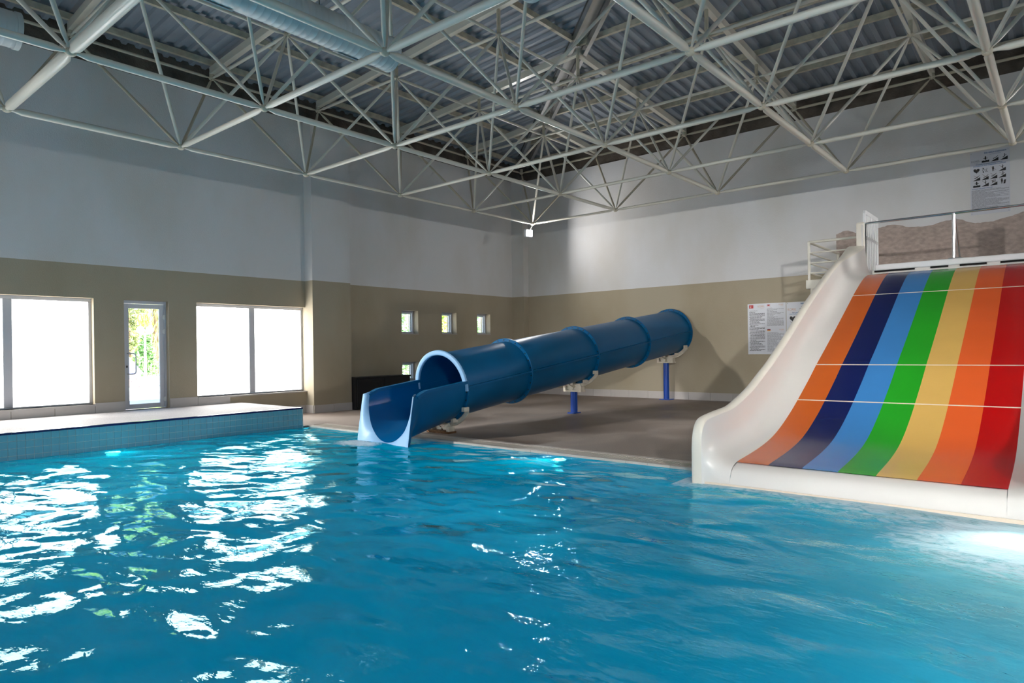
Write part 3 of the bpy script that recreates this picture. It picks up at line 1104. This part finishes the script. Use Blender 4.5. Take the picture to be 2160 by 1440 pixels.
# ------------------------------------------------------------------ rainbow slide
rs = thing('rainbow_slide', 'wide white water slide with seven rainbow lanes at the right', 'water slide', (-1.5, 9.5, 0))
LANE = [(6.57, -.45), (6.57, -.05), (6.575, .03), (6.595, .09), (6.64, .145), (6.72, .18), (6.82, .20), (7.1, .225), (7.45, .262), (7.82, .325), (8.15, .42), (8.5, .555),
        (8.8, .69), (9.3, .935), (9.64, 1.115), (10.1, 1.34), (10.55, 1.565), (11.15, 1.87), (11.77, 2.19), (12.0, 2.30), (12.23, 2.405), (12.45, 2.495), (12.65, 2.56), (12.9, 2.61), (13.15, 2.63)]
RIM = [(6.53, -.45), (6.53, .25), (6.535, .42), (6.56, .53), (6.62, .61), (6.71, .65), (6.82, .665), (7.05, .685), (7.4, .715), (7.75, .80), (8.1, .91), (8.5, 1.075),
       (8.8, 1.20), (9.3, 1.44), (9.64, 1.61), (10.1, 1.855), (10.55, 2.085), (11.15, 2.36), (11.7, 2.61), (11.95, 2.705), (12.2, 2.80), (12.45, 2.89), (12.65, 2.97), (12.85, 3.06), (13.08, 3.16)]
XA, XB = -2.65, -.385
def inset(y):
    t = min(1, max(0, (y - 12.2) / .9))
    return .19 * t * t * (3 - 2 * t)
def wall_sec(s, xe, k):
    """cross-section of a side wall: s=-1 left, 1 right; lane edge -> rim -> outside"""
    L_, R_ = LANE[k], RIM[k]
    out = []
    q = inset(L_[0])
    for th in range(0, 91, 15):
        a = math.radians(th)
        f = (1 - math.cos(a)) * .6
        out.append((xe + s * (.27 - q) * math.sin(a), L_[0] + (R_[0] - L_[0]) * f, L_[1] + (R_[1] - L_[1]) * f))
    out.append((xe + s * (.285 - q), L_[0] + (R_[0] - L_[0]) * .9, L_[1] + (R_[1] - L_[1]) * .93))
    return out
def rim_sec(s, xe, k):
    L_, R_ = LANE[k], RIM[k]
    q = inset(L_[0])
    a = (xe + s * (.285 - q), L_[0] + (R_[0] - L_[0]) * .9, L_[1] + (R_[1] - L_[1]) * .93)
    y, z = R_
    dz = max(-.3, -.45 - z)
    return [a, (xe + s * (.30 - q), y, z), (xe + s * .35, y, z + .004), (xe + s * .385, y, z - .015), (xe + s * .395, y + .01, z - .05), (xe + s * .395, y + .03, z + dz * .6), (xe + s * .36, y + .03, z + dz)]
rows = [[(XA, LANE[k][0], LANE[k][1]), (XB, LANE[k][0], LANE[k][1])] for k in range(len(LANE))]
mb = MB()
def sub(l, n=4):
    """smooth resampling of a profile (Catmull-Rom)"""
    out = []
    for i in range(len(l) - 1):
        p0, p1, p2, p3 = (Vector(l[max(i - 1, 0)]), Vector(l[i]), Vector(l[i + 1]), Vector(l[min(i + 2, len(l) - 1)]))
        for k in range(n):
            t = k / n
            out.append(tuple(.5 * ((2 * p1) + (p2 - p0) * t + (2 * p0 - 5 * p1 + 4 * p2 - p3) * t * t + (3 * p1 - p0 - 3 * p2 + p3) * t ** 3)))
    out.append(tuple(l[-1]))
    return out
LANE, RIM = sub(LANE), sub(RIM)
rows = [[(XA, y - .0, z - .012), (XB, y, z - .012)] for y, z in LANE]
MB().grid(rows[::-1], True).obj('slide_bed', 'white', rs)
for s, xe in ((-1, XA), (1, XB)):
    rows = [wall_sec(s, xe, k) for k in range(len(LANE))]
    MB().grid(rows if s < 0 else rows[::-1], True).obj('side_wall', 'white', rs)
    rows = [rim_sec(s, xe, k) for k in range(len(LANE))]
    MB().grid(rows if s < 0 else rows[::-1], True).obj('wall_rim', 'rim', rs)
# thin lip curl over the front, white, already part of the bed; coloured lanes from y=6.76 to the crest
SEAMS = [6.76, 8.82, 9.66, 11.75, 12.97]
def lane_z(y):
    for i in range(len(LANE) - 1):
        if LANE[i][0] <= y <= LANE[i + 1][0] and LANE[i + 1][0] > 6.6:
            t = (y - LANE[i][0]) / (LANE[i + 1][0] - LANE[i][0] + 1e-9)
            return LANE[i][1] + (LANE[i + 1][1] - LANE[i][1]) * t
    return LANE[-1][1]
SW = (XB - XA) / 7
for k, (nm, colr) in enumerate(STRIPES):
    mt = mat(nm.replace(' ', '_') + '_gelcoat', colr, .25, var=.06, vscale=1.2, coat=.1, spec=.3)
    for i in range(4):
        g = .008
        y0 = SEAMS[i] + (g if i else 0)
        y1 = SEAMS[i + 1] - (g if i < 3 else 0)
        n = max(4, int((y1 - y0) / .08))
        rows = []
        for q in range(n + 1):
            y = y0 + (y1 - y0) * q / n
            z = lane_z(y)
            rows.append([(XA + SW * k, y, z), (XA + SW * (k + 1), y, z)])
        rows = [[(r_[0][0], r_[0][1], r_[0][2] - .012), (r_[1][0], r_[1][1], r_[1][2] - .012)] if q_ in (-1,) else r_ for q_, r_ in enumerate(rows)]
        mb = MB().grid(rows[::-1], True)
        tag(mb.obj('lane_stripe', mt, rs), nm + ' lane stripe')
for y in SEAMS[1:4]:
    dz = (lane_z(y + .02) - lane_z(y - .02)) / .04
    MB().beam((XA - .06, y, lane_z(y) - .001), (XB + .06, y, lane_z(y) - .001), .02, .006, (0, -dz, 1)).obj('joint_seam', 'seam', rs)
MB().box(XA - .30, XB + .30, 6.552, 6.562, -.06, -.008).obj('waterline_stain', 'seam', rs)
# end blocks, guard panels, crest sill, handrail
for s, xe in ((-1, XA), (1, XB)):
    mb = MB()
    x0, x1 = sorted((xe + s * .09, xe + s * .235))
    mb.box(x0, x1, 13.06, 13.2, 2.9, 3.575)
    mb.obj('end_block', 'rim', rs, .03)
    xg = xe + s * .09
    mb = MB()
    t_ = .03
    ya, yb, za, zb = 13.08, 14.17, 2.66, 3.79
    x0, x1 = sorted((xg, xg + s * t_))
    mb.poly([(x0, ya, za + .1), (x0, ya, zb - .06), (x0, ya + .05, zb), (x0, ya + .10, zb), (x0, ya + .10, za + .1)], (t_, 0, 0))
    mb.box(x0, x1, ya + .10, yb, zb - .07, zb)
    mb.box(x0, x1, yb - .08, yb, za, zb - .07)
    mb.box(x0, x1, ya + .10, yb - .08, za, za + .09)
    mb.box(x0, x1, ya + .10, yb - .08, 3.28, 3.33)
    pn = mb.obj('guard_panel', 'plastic', rs)
    for k in range(6):
        y = ya + .2 + .135 * k
        MB().box(x0 + .004, x1 - .004, y, y + .075, za + .09, zb - .07).obj('slat', 'plastic', pn)
    # smooth inner cheek running from the block down to the sill
    MB().poly([(x0 - .02 if s < 0 else x1, 13.02, 3.52), (x0 - .02 if s < 0 else x1, 13.08, 2.64), (x0 - .02 if s < 0 else x1, 13.75, 2.64), (x0 - .02 if s < 0 else x1, 13.66, 2.86), (x0 - .02 if s < 0 else x1, 13.30, 3.05), (x0 - .02 if s < 0 else x1, 13.14, 3.50)], (.02, 0, 0)).obj('cheek', 'white', rs)
MB().box(XA + .06, XB - .06, 13.06, 13.2, 2.685, 2.79).obj('sill', 'plastic', rs, .02)
for x0, x1 in ((XA + .06, -1.98), (-1.75, -1.5), (-1.34, -.98), (-.80, XB - .06)):
    MB().box(x0, x1, 13.03, 13.1, 2.655, 2.683).obj('sill_gap_shade', 'shadow', rs)  # black strips paint the shade in the gaps under the sill
MB().box(XA + .02, XB - .02, 13.06, 13.2, 2.60, 2.682).obj('sill_base', 'white', rs)
rl = MB().tube([(XA - .09, 13.12, 3.545), (XB + .09, 13.12, 3.545)], .02, 12).obj('handrail', 'chrome', rs)
MB().tube([(-1.425, 13.12, 2.74), (-1.425, 13.12, 3.54)], .028, 12).obj('rail_post', 'chrome', rl)
MB().tube([(-1.37, 13.45, 2.74), (-1.40, 13.13, 3.45)], .016, 10).obj('rail_brace', 'chrome', rl)
MB().box(-1.50, -1.30, 13.05, 13.21, 2.79, 2.80).obj('rail_plate', 'chrome', rl)
# tower under the start platform
MB().box(XA - .2, XB + .5, 13.2, YB - .04, 2.52, 2.62).obj('start_deck', 'skirting', rs)
for x in (XA - .1, XB + .1):
    for y in (9.9, 13.3, 16.0):
        MB().tube([(x, y, 0), (x, y, (2.52 if y > 13 else lane_z(y) - .05))], .06, 14).obj('tower_post', 'steel', rs)

# ------------------------------------------------------------------ stair landing with railing behind the slide
ld = thing('stair_landing', 'white steel stair landing with pipe railing beside the rainbow slide', 'landing', (-3.5, 15, 0))
LX, LY = -3.95, 14.0
MB().box(LX - .03, -2.88, LY - .03, YB - .04, 2.58, 2.68).obj('landing_deck', 'rusty', ld)
mb = MB().box(LX - .05, -2.88, LY - .05, LY - .03, 2.52, 2.69).box(LX - .05, LX - .03, LY - .03, YB - .04, 2.52, 2.69)
mb.obj('edge_channel', 'steel', ld)
for p in ((LX, LY), (LX, YB - .1)):
    MB().tube([(p[0], p[1], 2.68), (p[0], p[1], 3.45)], .028, 12).obj('railing_post', 'steel', ld)
for i, z in enumerate((3.45, 3.235, 3.03, 2.83)):
    r_ = .026 if i == 0 else .016
    MB().tube([(LX, LY, z), (-3.02, LY, z)], r_, 10).obj('rail', 'steel', ld)
    MB().tube([(LX, LY, z), (LX, YB, z)], r_, 10).obj('rail', 'steel', ld)
for p in ((LX + .05, LY + .03), (LX + .05, YB - .2), (-2.95, LY + .9)):
    MB().tube([(p[0], p[1], 0), (p[0], p[1], 2.58)], .04, 12).obj('support_leg', 'steel', ld)

# ------------------------------------------------------------------ black cabinet
cb = thing('cabinet', 'low black cabinet against the left wall behind the tube slide', 'cabinet', (-13.2, 10.5, 0))
MB().box(-13.42, -13.0, 9.68, 11.36, 0, .735).obj('body', 'black', cb)
MB().box(-13.43, -12.97, 9.67, 11.38, .735, .775).obj('top', 'black', cb, .006)
for i in range(2):
    y0 = 9.70 + i * .835
    y1 = y0 + .81
    dr = MB().box(-13.0, -12.985, y0, y1, .06, .72).obj('door', 'black', cb, .004)
    MB().box(-12.985, -12.975, y0, y0 + .07, .06, .72).box(-12.985, -12.975, y1 - .07, y1, .06, .72).box(-12.985, -12.975, y0 + .07, y1 - .07, .65, .72).box(-12.985, -12.975, y0 + .07, y1 - .07, .06, .13).obj('door_frame', 'black', dr, .003)

# ------------------------------------------------------------------ posters
def text_mesh(txt, size, x, z, y, align='LEFT', bold=0, width=None):
    cu = bpy.data.curves.new('txt', 'FONT')
    cu.body = txt
    cu.size = size
    cu.align_x = align
    cu.offset = bold
    ob = bpy.data.objects.new('txt', cu)
    C.objects.link(ob)
    dg = bpy.context.evaluated_depsgraph_get()
    me = bpy.data.meshes.new_from_object(ob.evaluated_get(dg))
    bpy.data.objects.remove(ob)
    k = 1
    if width and len(me.vertices):
        xs = [v.co.x for v in me.vertices]
        w0 = max(xs) - min(xs)
        k = width / w0
    for v in me.vertices:
        v.co = Vector((x + v.co.x * k, y, z + v.co.y))
    return me
def text(name, txt, size, x, z, y, m, parent, align='LEFT', bold=0, width=None):
    me = text_mesh(txt, size, x, z, y, align, bold, width)
    me.materials.clear()
    me.materials.append(MAT[m])
    o_ = bpy.data.objects.new(name, me)
    C.objects.link(o_)
    place(o_, parent)
    return o_
class Sheet:
    """a flat printed sheet on the back wall, u to the right and v down in 0..1"""
    def __init__(s, t, x, z, w, h):
        s.t, s.x, s.z, s.w, s.h = t, x, z, w, h
        MB().box(x, x + w, YB - .008, YB - .001, z - h, z).obj('sheet', 'paper', t)
        s.y = YB - .0095
    def P(s, u, v):
        return (s.x + u * s.w, s.y, s.z - v * s.h)
    def shape(s, mb, pts):
        n = len(pts)
        return mb.add([s.P(*p) for p in pts], [tuple(range(n))])
    def lines(s, u0, u1, v0, v1, n, m='grey', th=.35, seed=1, indent=.0):
        rnd = random.Random(seed)
        mb = MB()
        dv = (v1 - v0) / n
        end = False
        for i in range(n):
            v = v0 + i * dv
            u = u0 + (indent if rnd.random() < .6 else 0)
            ue = u1 if rnd.random() < .6 else u0 + (u1 - u0) * rnd.uniform(.35, .9)
            while u < ue:
                w = rnd.uniform(.02, .075)
                e = min(u + w, ue)
                s.shape(mb, [(u, v), (e, v), (e, v + dv * th), (u, v + dv * th)])
                u = e + .008
        tag(mb.obj('body_text', m, s.t), kind='stuff')
    def text(s, txt, u, v, hgt, m, align='LEFT', bold=0, width=None, name='heading'):
        p = s.P(u, v)
        text(name, txt, hgt * s.h, p[0], p[2], s.y, m, s.t, align, bold, None if width is None else width * s.w)
    def blob(s, mb, u, v, ru, n=12):
        rv = ru * s.w / s.h
        s.shape(mb, [(u + ru * math.cos(2 * PI * k / n), v + rv * math.sin(2 * PI * k / n)) for k in range(n)])
    def stroke(s, mb, a, b, th):
        ax_, ay_, bx_, by_ = a[0], a[1] * s.h / s.w, b[0], b[1] * s.h / s.w
        dx, dy = bx_ - ax_, by_ - ay_
        l = math.hypot(dx, dy) or 1
        nx_, ny_ = -dy / l * th / 2, dx / l * th / 2
        k = s.w / s.h
        s.shape(mb, [(ax_ + nx_, (ay_ + ny_) * k), (bx_ + nx_, (by_ + ny_) * k), (bx_ - nx_, (by_ - ny_) * k), (ax_ - nx_, (ay_ - ny_) * k)])
    def icon(s, kind, u, v, w, slash):
        h = w * s.w / s.h
        mb = MB()
        q = lambda a, b: (u + a * w, v + b * h)
        if kind.startswith('ramp'):
            s.shape(mb, [q(0, 1), q(1, .45), q(1, 1)])
            var = int(kind[4:])
            if var == 0:      # lying
                s.stroke(mb, q(.3, .62), q(.85, .35), .09 * w); s.blob(mb, *q(.9, .25), .06 * w)
            elif var == 1:    # sitting with raised arms
                s.stroke(mb, q(.35, .6), q(.65, .48), .09 * w); s.stroke(mb, q(.62, .48), q(.6, .2), .1 * w); s.blob(mb, *q(.6, .1), .07 * w); s.stroke(mb, q(.6, .3), q(.85, .25), .06 * w)
            elif var == 2:    # head first
                s.stroke(mb, q(.3, .6), q(.75, .3), .1 * w); s.blob(mb, *q(.26, .55), .07 * w); s.stroke(mb, q(.75, .3), q(.9, .15), .06 * w)
            elif var == 3:    # standing
                s.stroke(mb, q(.55, .6), q(.55, .2), .1 * w); s.blob(mb, *q(.55, .1), .08 * w); s.stroke(mb, q(.4, .35), q(.75, .25), .06 * w)
            else:             # several together
                for a in (.35, .52, .7):
                    s.stroke(mb, q(a, .72 - a * .4), q(a, .38 - a * .3), .09 * w); s.blob(mb, *q(a, .28 - a * .3), .06 * w)
        elif kind == 'wave':
            s.shape(mb, [q(0, 1), q(0, .72), q(.2, .66), q(.4, .72), q(.6, .66), q(.8, .72), q(1, .64), q(1, 1)])
            s.blob(mb, *q(.5, .12), .1 * w); s.stroke(mb, q(.5, .2), q(.5, .58), .2 * w); s.stroke(mb, q(.2, .35), q(.8, .35), .08 * w)
        elif kind == 'heart':
            pts = []
            for k in range(20):
                a = 2 * PI * k / 20
                pts.append(q(.5 + .028 * 16 * math.sin(a) ** 3, .45 - .028 * (13 * math.cos(a) - 5 * math.cos(2 * a) - 2 * math.cos(3 * a) - math.cos(4 * a))))
            s.shape(mb, pts)
        elif kind == 'watch':
            for k in range(10):
                a, b = 2 * PI * k / 10, 2 * PI * (k + 1) / 10
                s.stroke(mb, q(.28 + .13 * math.cos(a), .5 + .18 * math.sin(a)), q(.28 + .13 * math.cos(b), .5 + .18 * math.sin(b)), .04 * w)
            s.stroke(mb, q(.28, .1), q(.28, .3), .14 * w); s.stroke(mb, q(.28, .7), q(.28, .92), .14 * w)
            s.stroke(mb, q(.6, .8), q(.8, .2), .05 * w); s.stroke(mb, q(.6, .8), q(.9, .8), .05 * w)
        else:                 # standing child, with a bar for 'bar'
            s.blob(mb, *q(.45, .15), .1 * w); s.stroke(mb, q(.45, .22), q(.45, .6), .24 * w); s.stroke(mb, q(.38, .6), q(.38, .9), .07 * w); s.stroke(mb, q(.52, .6), q(.52, .9), .07 * w)
            if kind == 'bar': s.shape(mb, [q(.75, .3), q(1, .3), q(.9, .95), q(.65, .95)])
        mb.obj('pictogram', 'ink', s.t)
        if slash:
            m2 = MB()
            a, b = q(.1, .05), q(.85, .7)
            s.stroke(m2, a, b, .035 * w)
            for i_, vv in enumerate(m2.v):
                m2.v[i_] = (vv[0], vv[1] - .001, vv[2])
            m2.obj('slash', 'bark', s.t)
    def logo(s, u, v, w, m='tan'):
        s.text('KOREL', u, v, w * s.w / s.h * .42, m, width=w, name='logo')
        s.text('THERMAL', u + w * .3, v + w * s.w / s.h * .2, w * s.w / s.h * .12, m, width=w * .6, name='logo')

def position_poster(label, x, z, w, h, logo_mat):
    t = thing('poster', label, 'poster', (x + w / 2, YB - .005, z - h), None)
    s = Sheet(t, x, z, w, h)
    s.text('İZİN VERİLEN POZİSYONLAR', .36, .045, .026, 'bluei', bold=.0015 * w, width=.56)
    s.text('ALLOWED POSITIONS', .50, .072, .016, 'bluei', width=.28)
    s.logo(.03, .165, .22, logo_mat)
    for u, k in ((.30, 'wave'), (.53, 'ramp0'), (.76, 'ramp1')):
        s.icon(k, u, .085, .19, False)
    s.text('TEHLİKELİ ve YASAK POZİSYONLAR', .14, .213, .022, 'bluei', bold=.001 * w, width=.68)
    s.text('DANGEROUS AND FORBIDDEN POSITIONS', .08, .238, .022, 'bluei', bold=.001 * w, width=.82)
    g = [('heart', 'watch', 'child', 'ramp3'), ('ramp2', 'ramp0', 'ramp2', 'ramp1'), ('wave', 'ramp3', 'ramp4', 'bar')]
    for r_ in range(3):
        for c in range(4):
            s.icon(g[r_][c], .07 + .215 * c, .258 + .105 * r_, .185, not (r_ == 2 and c == 0))
    s.text('KAYDIRAK KULLANIM KURALLARI', .04, .595, .018, 'bluei', bold=.001 * w, width=.52)
    s.lines(.03, .97, .61, .955, 30, 'grey', .42, 5)
    for u, v in ((.03, .02), (.96, .02), (.03, .98), (.96, .98)):
        mb = MB()
        s.blob(mb, u, v, .008, 8)
        mb.obj('screw', 'ink', t)
    return t
position_poster('tall safety poster high on the back wall above the slide handrail', -1.475, 5.235, .645, 1.265, 'grey')
position_poster('safety poster with black pictograms, half hidden behind the rainbow slide', -5.125, 2.415, .90, 1.235, 'tan')
t = thing('poster', 'pool rules poster with small Turkish, British and German flags', 'poster', (-5.59, YB - .005, 1.18))
s = Sheet(t, -6.053, 2.42, .915, 1.238)
def flag(u, v, w, h, kind):
    mb = MB()
    if kind == 'tr':
        s.shape(mb, [(u, v), (u + w, v), (u + w, v + h), (u, v + h)])
        f_ = mb.obj('flag', 'red', t)
        m2 = MB()
        cres = [(u + w * .38 + .024 * math.cos(a), v + h / 2 + .018 * math.sin(a)) for a in [math.radians(40 + 280 * k / 12) for k in range(13)]]
        cres += [(u + w * .43 + .019 * math.cos(a), v + h / 2 + .0143 * math.sin(a)) for a in [math.radians(320 - 280 * k / 12) for k in range(13)]]
        s.shape(m2, cres)
        s.shape(m2, [(u + w * .66 + (.011 if k % 2 == 0 else .0045) * math.cos(2 * PI * k / 10 + PI), v + h / 2 + (.0082 if k % 2 == 0 else .0033) * math.sin(2 * PI * k / 10 + PI)) for k in range(10)])
        for i_, q in enumerate(m2.v): m2.v[i_] = (q[0], q[1] - .001, q[2])
        m2.obj('flag_emblem', 'plastic', f_)
    elif kind == 'de':
        for i_, m in enumerate(('ink', 'red', 'gold')):
            mb = MB()
            s.shape(mb, [(u, v + h * i_ / 3), (u + w, v + h * i_ / 3), (u + w, v + h * (i_ + 1) / 3), (u, v + h * (i_ + 1) / 3)])
            mb.obj('flag_band', m, t)
    else:
        s.shape(mb, [(u, v), (u + w, v), (u + w, v + h), (u, v + h)])
        f_ = mb.obj('flag', 'bluei', t)
        for m, th, off in (('plastic', .022, .001), ('red', .011, .002)):
            m2 = MB()
            s.stroke(m2, (u, v), (u + w, v + h), th * .8)
            s.stroke(m2, (u, v + h), (u + w, v), th * .8)
            s.stroke(m2, (u, v + h / 2), (u + w, v + h / 2), th)
            s.stroke(m2, (u + w / 2, v), (u + w / 2, v + h), th)
            for i_, q in enumerate(m2.v): m2.v[i_] = (q[0], q[1] - off, q[2])
            m2.obj('flag_cross', m, f_)
flag(.04, .025, .115, .062, 'tr')
s.logo(.27, .075, .18)
s.text('HAVUZ KURALLARI', .06, .147, .02, 'ink', width=.20)
s.lines(.045, .455, .165, .945, 34, 'ink', .40, 2, .02)
flag(.515, .02, .085, .042, 'uk')
s.text('POOL RULES', .52, .10, .014, 'ink', width=.12)
s.logo(.82, .05, .12)
s.lines(.515, .945, .115, .455, 22, 'grey', .42, 3)
flag(.515, .505, .085, .04, 'de')
s.logo(.83, .535, .12)
s.text('SCHWIMMBADREGELN', .515, .58, .016, 'ink', width=.28)
s.lines(.515, .945, .595, .95, 22, 'grey', .42, 4)

# ------------------------------------------------------------------ underwater lamps
def pool_lamp(p, nrm, label, e=POOL_E):
    p, nv = Vector(p), Vector(nrm)
    t = thing('pool_lamp', label, 'lamp', p, 'round underwater lamps')
    MB().tube([p, p + nv * .012], .12, 24).obj('bezel', 'chrome', t)
    MB().tube([p + nv * .012, p + nv * .016], .085, 24).obj('lens', 'poollamp', t)
    la = bpy.data.lights.new('lamp_light', 'SPOT')
    la.energy = e
    la.spot_size = math.radians(110)
    la.spot_blend = .9
    la.shadow_soft_size = .1
    la.color = (.8, 1, 1)
    lo = bpy.data.objects.new('lamp_light', la)
    C.objects.link(lo)
    place(lo, t)
    aim = nv + Vector((0, 0, -.12))
    lo.matrix_basis = Matrix.Translation(p + nv * .05) @ aim.to_track_quat('-Z', 'Y').to_matrix().to_4x4()
pool_lamp((-5.17, PY1, -.24), (0, -1, 0), 'glowing underwater lamp in the far pool wall')
pool_lamp((PX0, 3.75, -.27), (1, 0, 0), 'glowing underwater lamp under the blue tiled platform edge')
pool_lamp((-.32, 6.50, -.28), (0, -1, 0), 'bright underwater lamp below the lip of the rainbow slide', POOL_E * .9)
pool_lamp((PX1, 4.0, -.6), (-1, 0, 0), 'added unseen underwater lamp in the right pool wall', POOL_E)  # from here down: added unseen lamps that brighten the water evenly
pool_lamp((PX1, .5, -.6), (-1, 0, 0), 'added unseen underwater lamp at the near end of the right pool wall')
pool_lamp((-7.5, PY0, -.6), (0, 1, 0), 'added unseen underwater lamp in the near pool wall on the left')
pool_lamp((-1.5, PY0, -.6), (0, 1, 0), 'added unseen underwater lamp in the near pool wall on the right')

# ------------------------------------------------------------------ outdoors
tag(MB().box(-110, XL - WT, -60, 90, .2, .3).obj('ground', 'paving'), kind='structure')
def tree(name, label, x, y, h, crown, m, n, droop=False, trunk=True, group=None, z0=.3, size=.22):
    t = thing(name, label, 'tree', (x, y, z0), group)
    rnd = random.Random(int(abs(x * 10 + y)))
    if trunk:
        MB().tube([(x, y, z0), (x + .1, y, z0 + h * .5), (x, y, z0 + h * .85)], [h * .03, h * .022, .02], 9).obj('trunk', 'bark', t)
    mb = MB()
    rx, rz = crown
    for i in range(n):
        a = rnd.uniform(0, 2 * PI)
        zz = rnd.random()
        if droop:
            r_ = rx * math.sqrt(rnd.random())
            p = Vector((x + r_ * math.cos(a), y + r_ * math.sin(a), z0 + h - rz * zz * (.6 + .4 * r_ / rx) - .25 * r_))
            d = Vector((rnd.uniform(-.1, .1), rnd.uniform(-.1, .1), -1)) * size * 1.8
            w = Vector((math.cos(a * 3), math.sin(a * 3), 0)) * size * .28
        else:
            r_ = rx * (1 - zz * .8) * math.sqrt(rnd.random()) * (.7 + .3 * math.sin(zz * 34))
            p = Vector((x + r_ * math.cos(a), y + r_ * math.sin(a), z0 + h - rz + rz * zz))
            d = Vector((rnd.uniform(-1, 1), rnd.uniform(-1, 1), rnd.uniform(-.7, .5))).normalized() * size
            w = Vector((rnd.uniform(-1, 1), rnd.uniform(-1, 1), rnd.uniform(-.6, .6))).normalized() * size * .5
        mb.add([p - w, p + d * .5 - w * .2, p + d, p + d * .5 + w], [(0, 1, 2, 3)])
    tag(mb.obj('foliage', m, t), kind='stuff')
    return t
tree('pine_tree', 'olive green pine tree seen through the left half of the glass door', -34, 12.2, 6.5, (1.25, 5.6), 'pine', 2600)
tree('willow_tree', 'pale green weeping willow seen through the right half of the glass door', -38, 15.1, 7.4, (1.6, 6.6), 'willow', 3000, True)
tree('round_bush', 'small round green bush behind the lamp post outside the glass door', -31, 11.9, 1.9, (.8, 1.7), 'bush', 900)
tree('leafy_tree', 'green tree seen through the first small window from the left, upper row', -26, 22.0, 4.6, (1.3, 3.8), 'bush', 1500)
tree('leafy_tree', 'yellow green tree seen through the middle small window', -26, 24.9, 4.9, (1.0, 3.0), 'willow', 1300)
tree('leafy_tree', 'green tree seen through the small window nearest the room corner', -26, 27.4, 4.8, (1.1, 3.0), 'bush', 1300)
tree('garden_shrub', 'bluish green shrub seen through the small lower window', -20, 17.2, 1.35, (.8, 1.3), 'bush', 900, trunk=False, size=.14)
lp = thing('street_lamp', 'white twin globe lamp post outside the glass door', 'lamp post', (-28, 10.7, .3))
LPx, LPy = -28, 10.72
MB().tube([(LPx, LPy, .3), (LPx, LPy, .5), (LPx, LPy, 2.25)], [.09, .05, .04], 12).obj('post', 'plastic', lp)
MB().tube([(LPx, LPy - .16, 2.2), (LPx, LPy + .18, 2.2)], .025, 8).obj('cross_arm', 'plastic', lp)
for s_ in (-.16, .18):
    MB().sphere((LPx, LPy + s_, 2.36), .15, 14, 10).obj('globe', 'plastic', lp)
def lounger(x, y, label):
    t = thing('sun_lounger', label, 'sun lounger', (x, y, .3), 'sun loungers outside the glass door')
    MB().box(x - .3, x + .3, y - .75, y + .75, .52, .56).obj('frame', 'teak', t)
    for xx in (x - .26, x + .26):
        for yy in (y - .65, y + .65):
            MB().box(xx - .03, xx + .03, yy - .03, yy + .03, .3, .52).obj('leg', 'teak', t)
    MB().beam((x, y - .35, .6), (x, y - .8, 1.15), .56, .06, (1, 0, 0)).obj('backrest', 'cushion', t)
    MB().box(x - .28, x + .28, y - .35, y + .74, .56, .62).obj('cushion', 'plastic', t)
lounger(-24, 9.25, 'teak sun lounger with raised dark backrest outside the glass door')
lounger(-24.6, 10.9, 'white cushioned sun lounger outside the right side of the glass door')
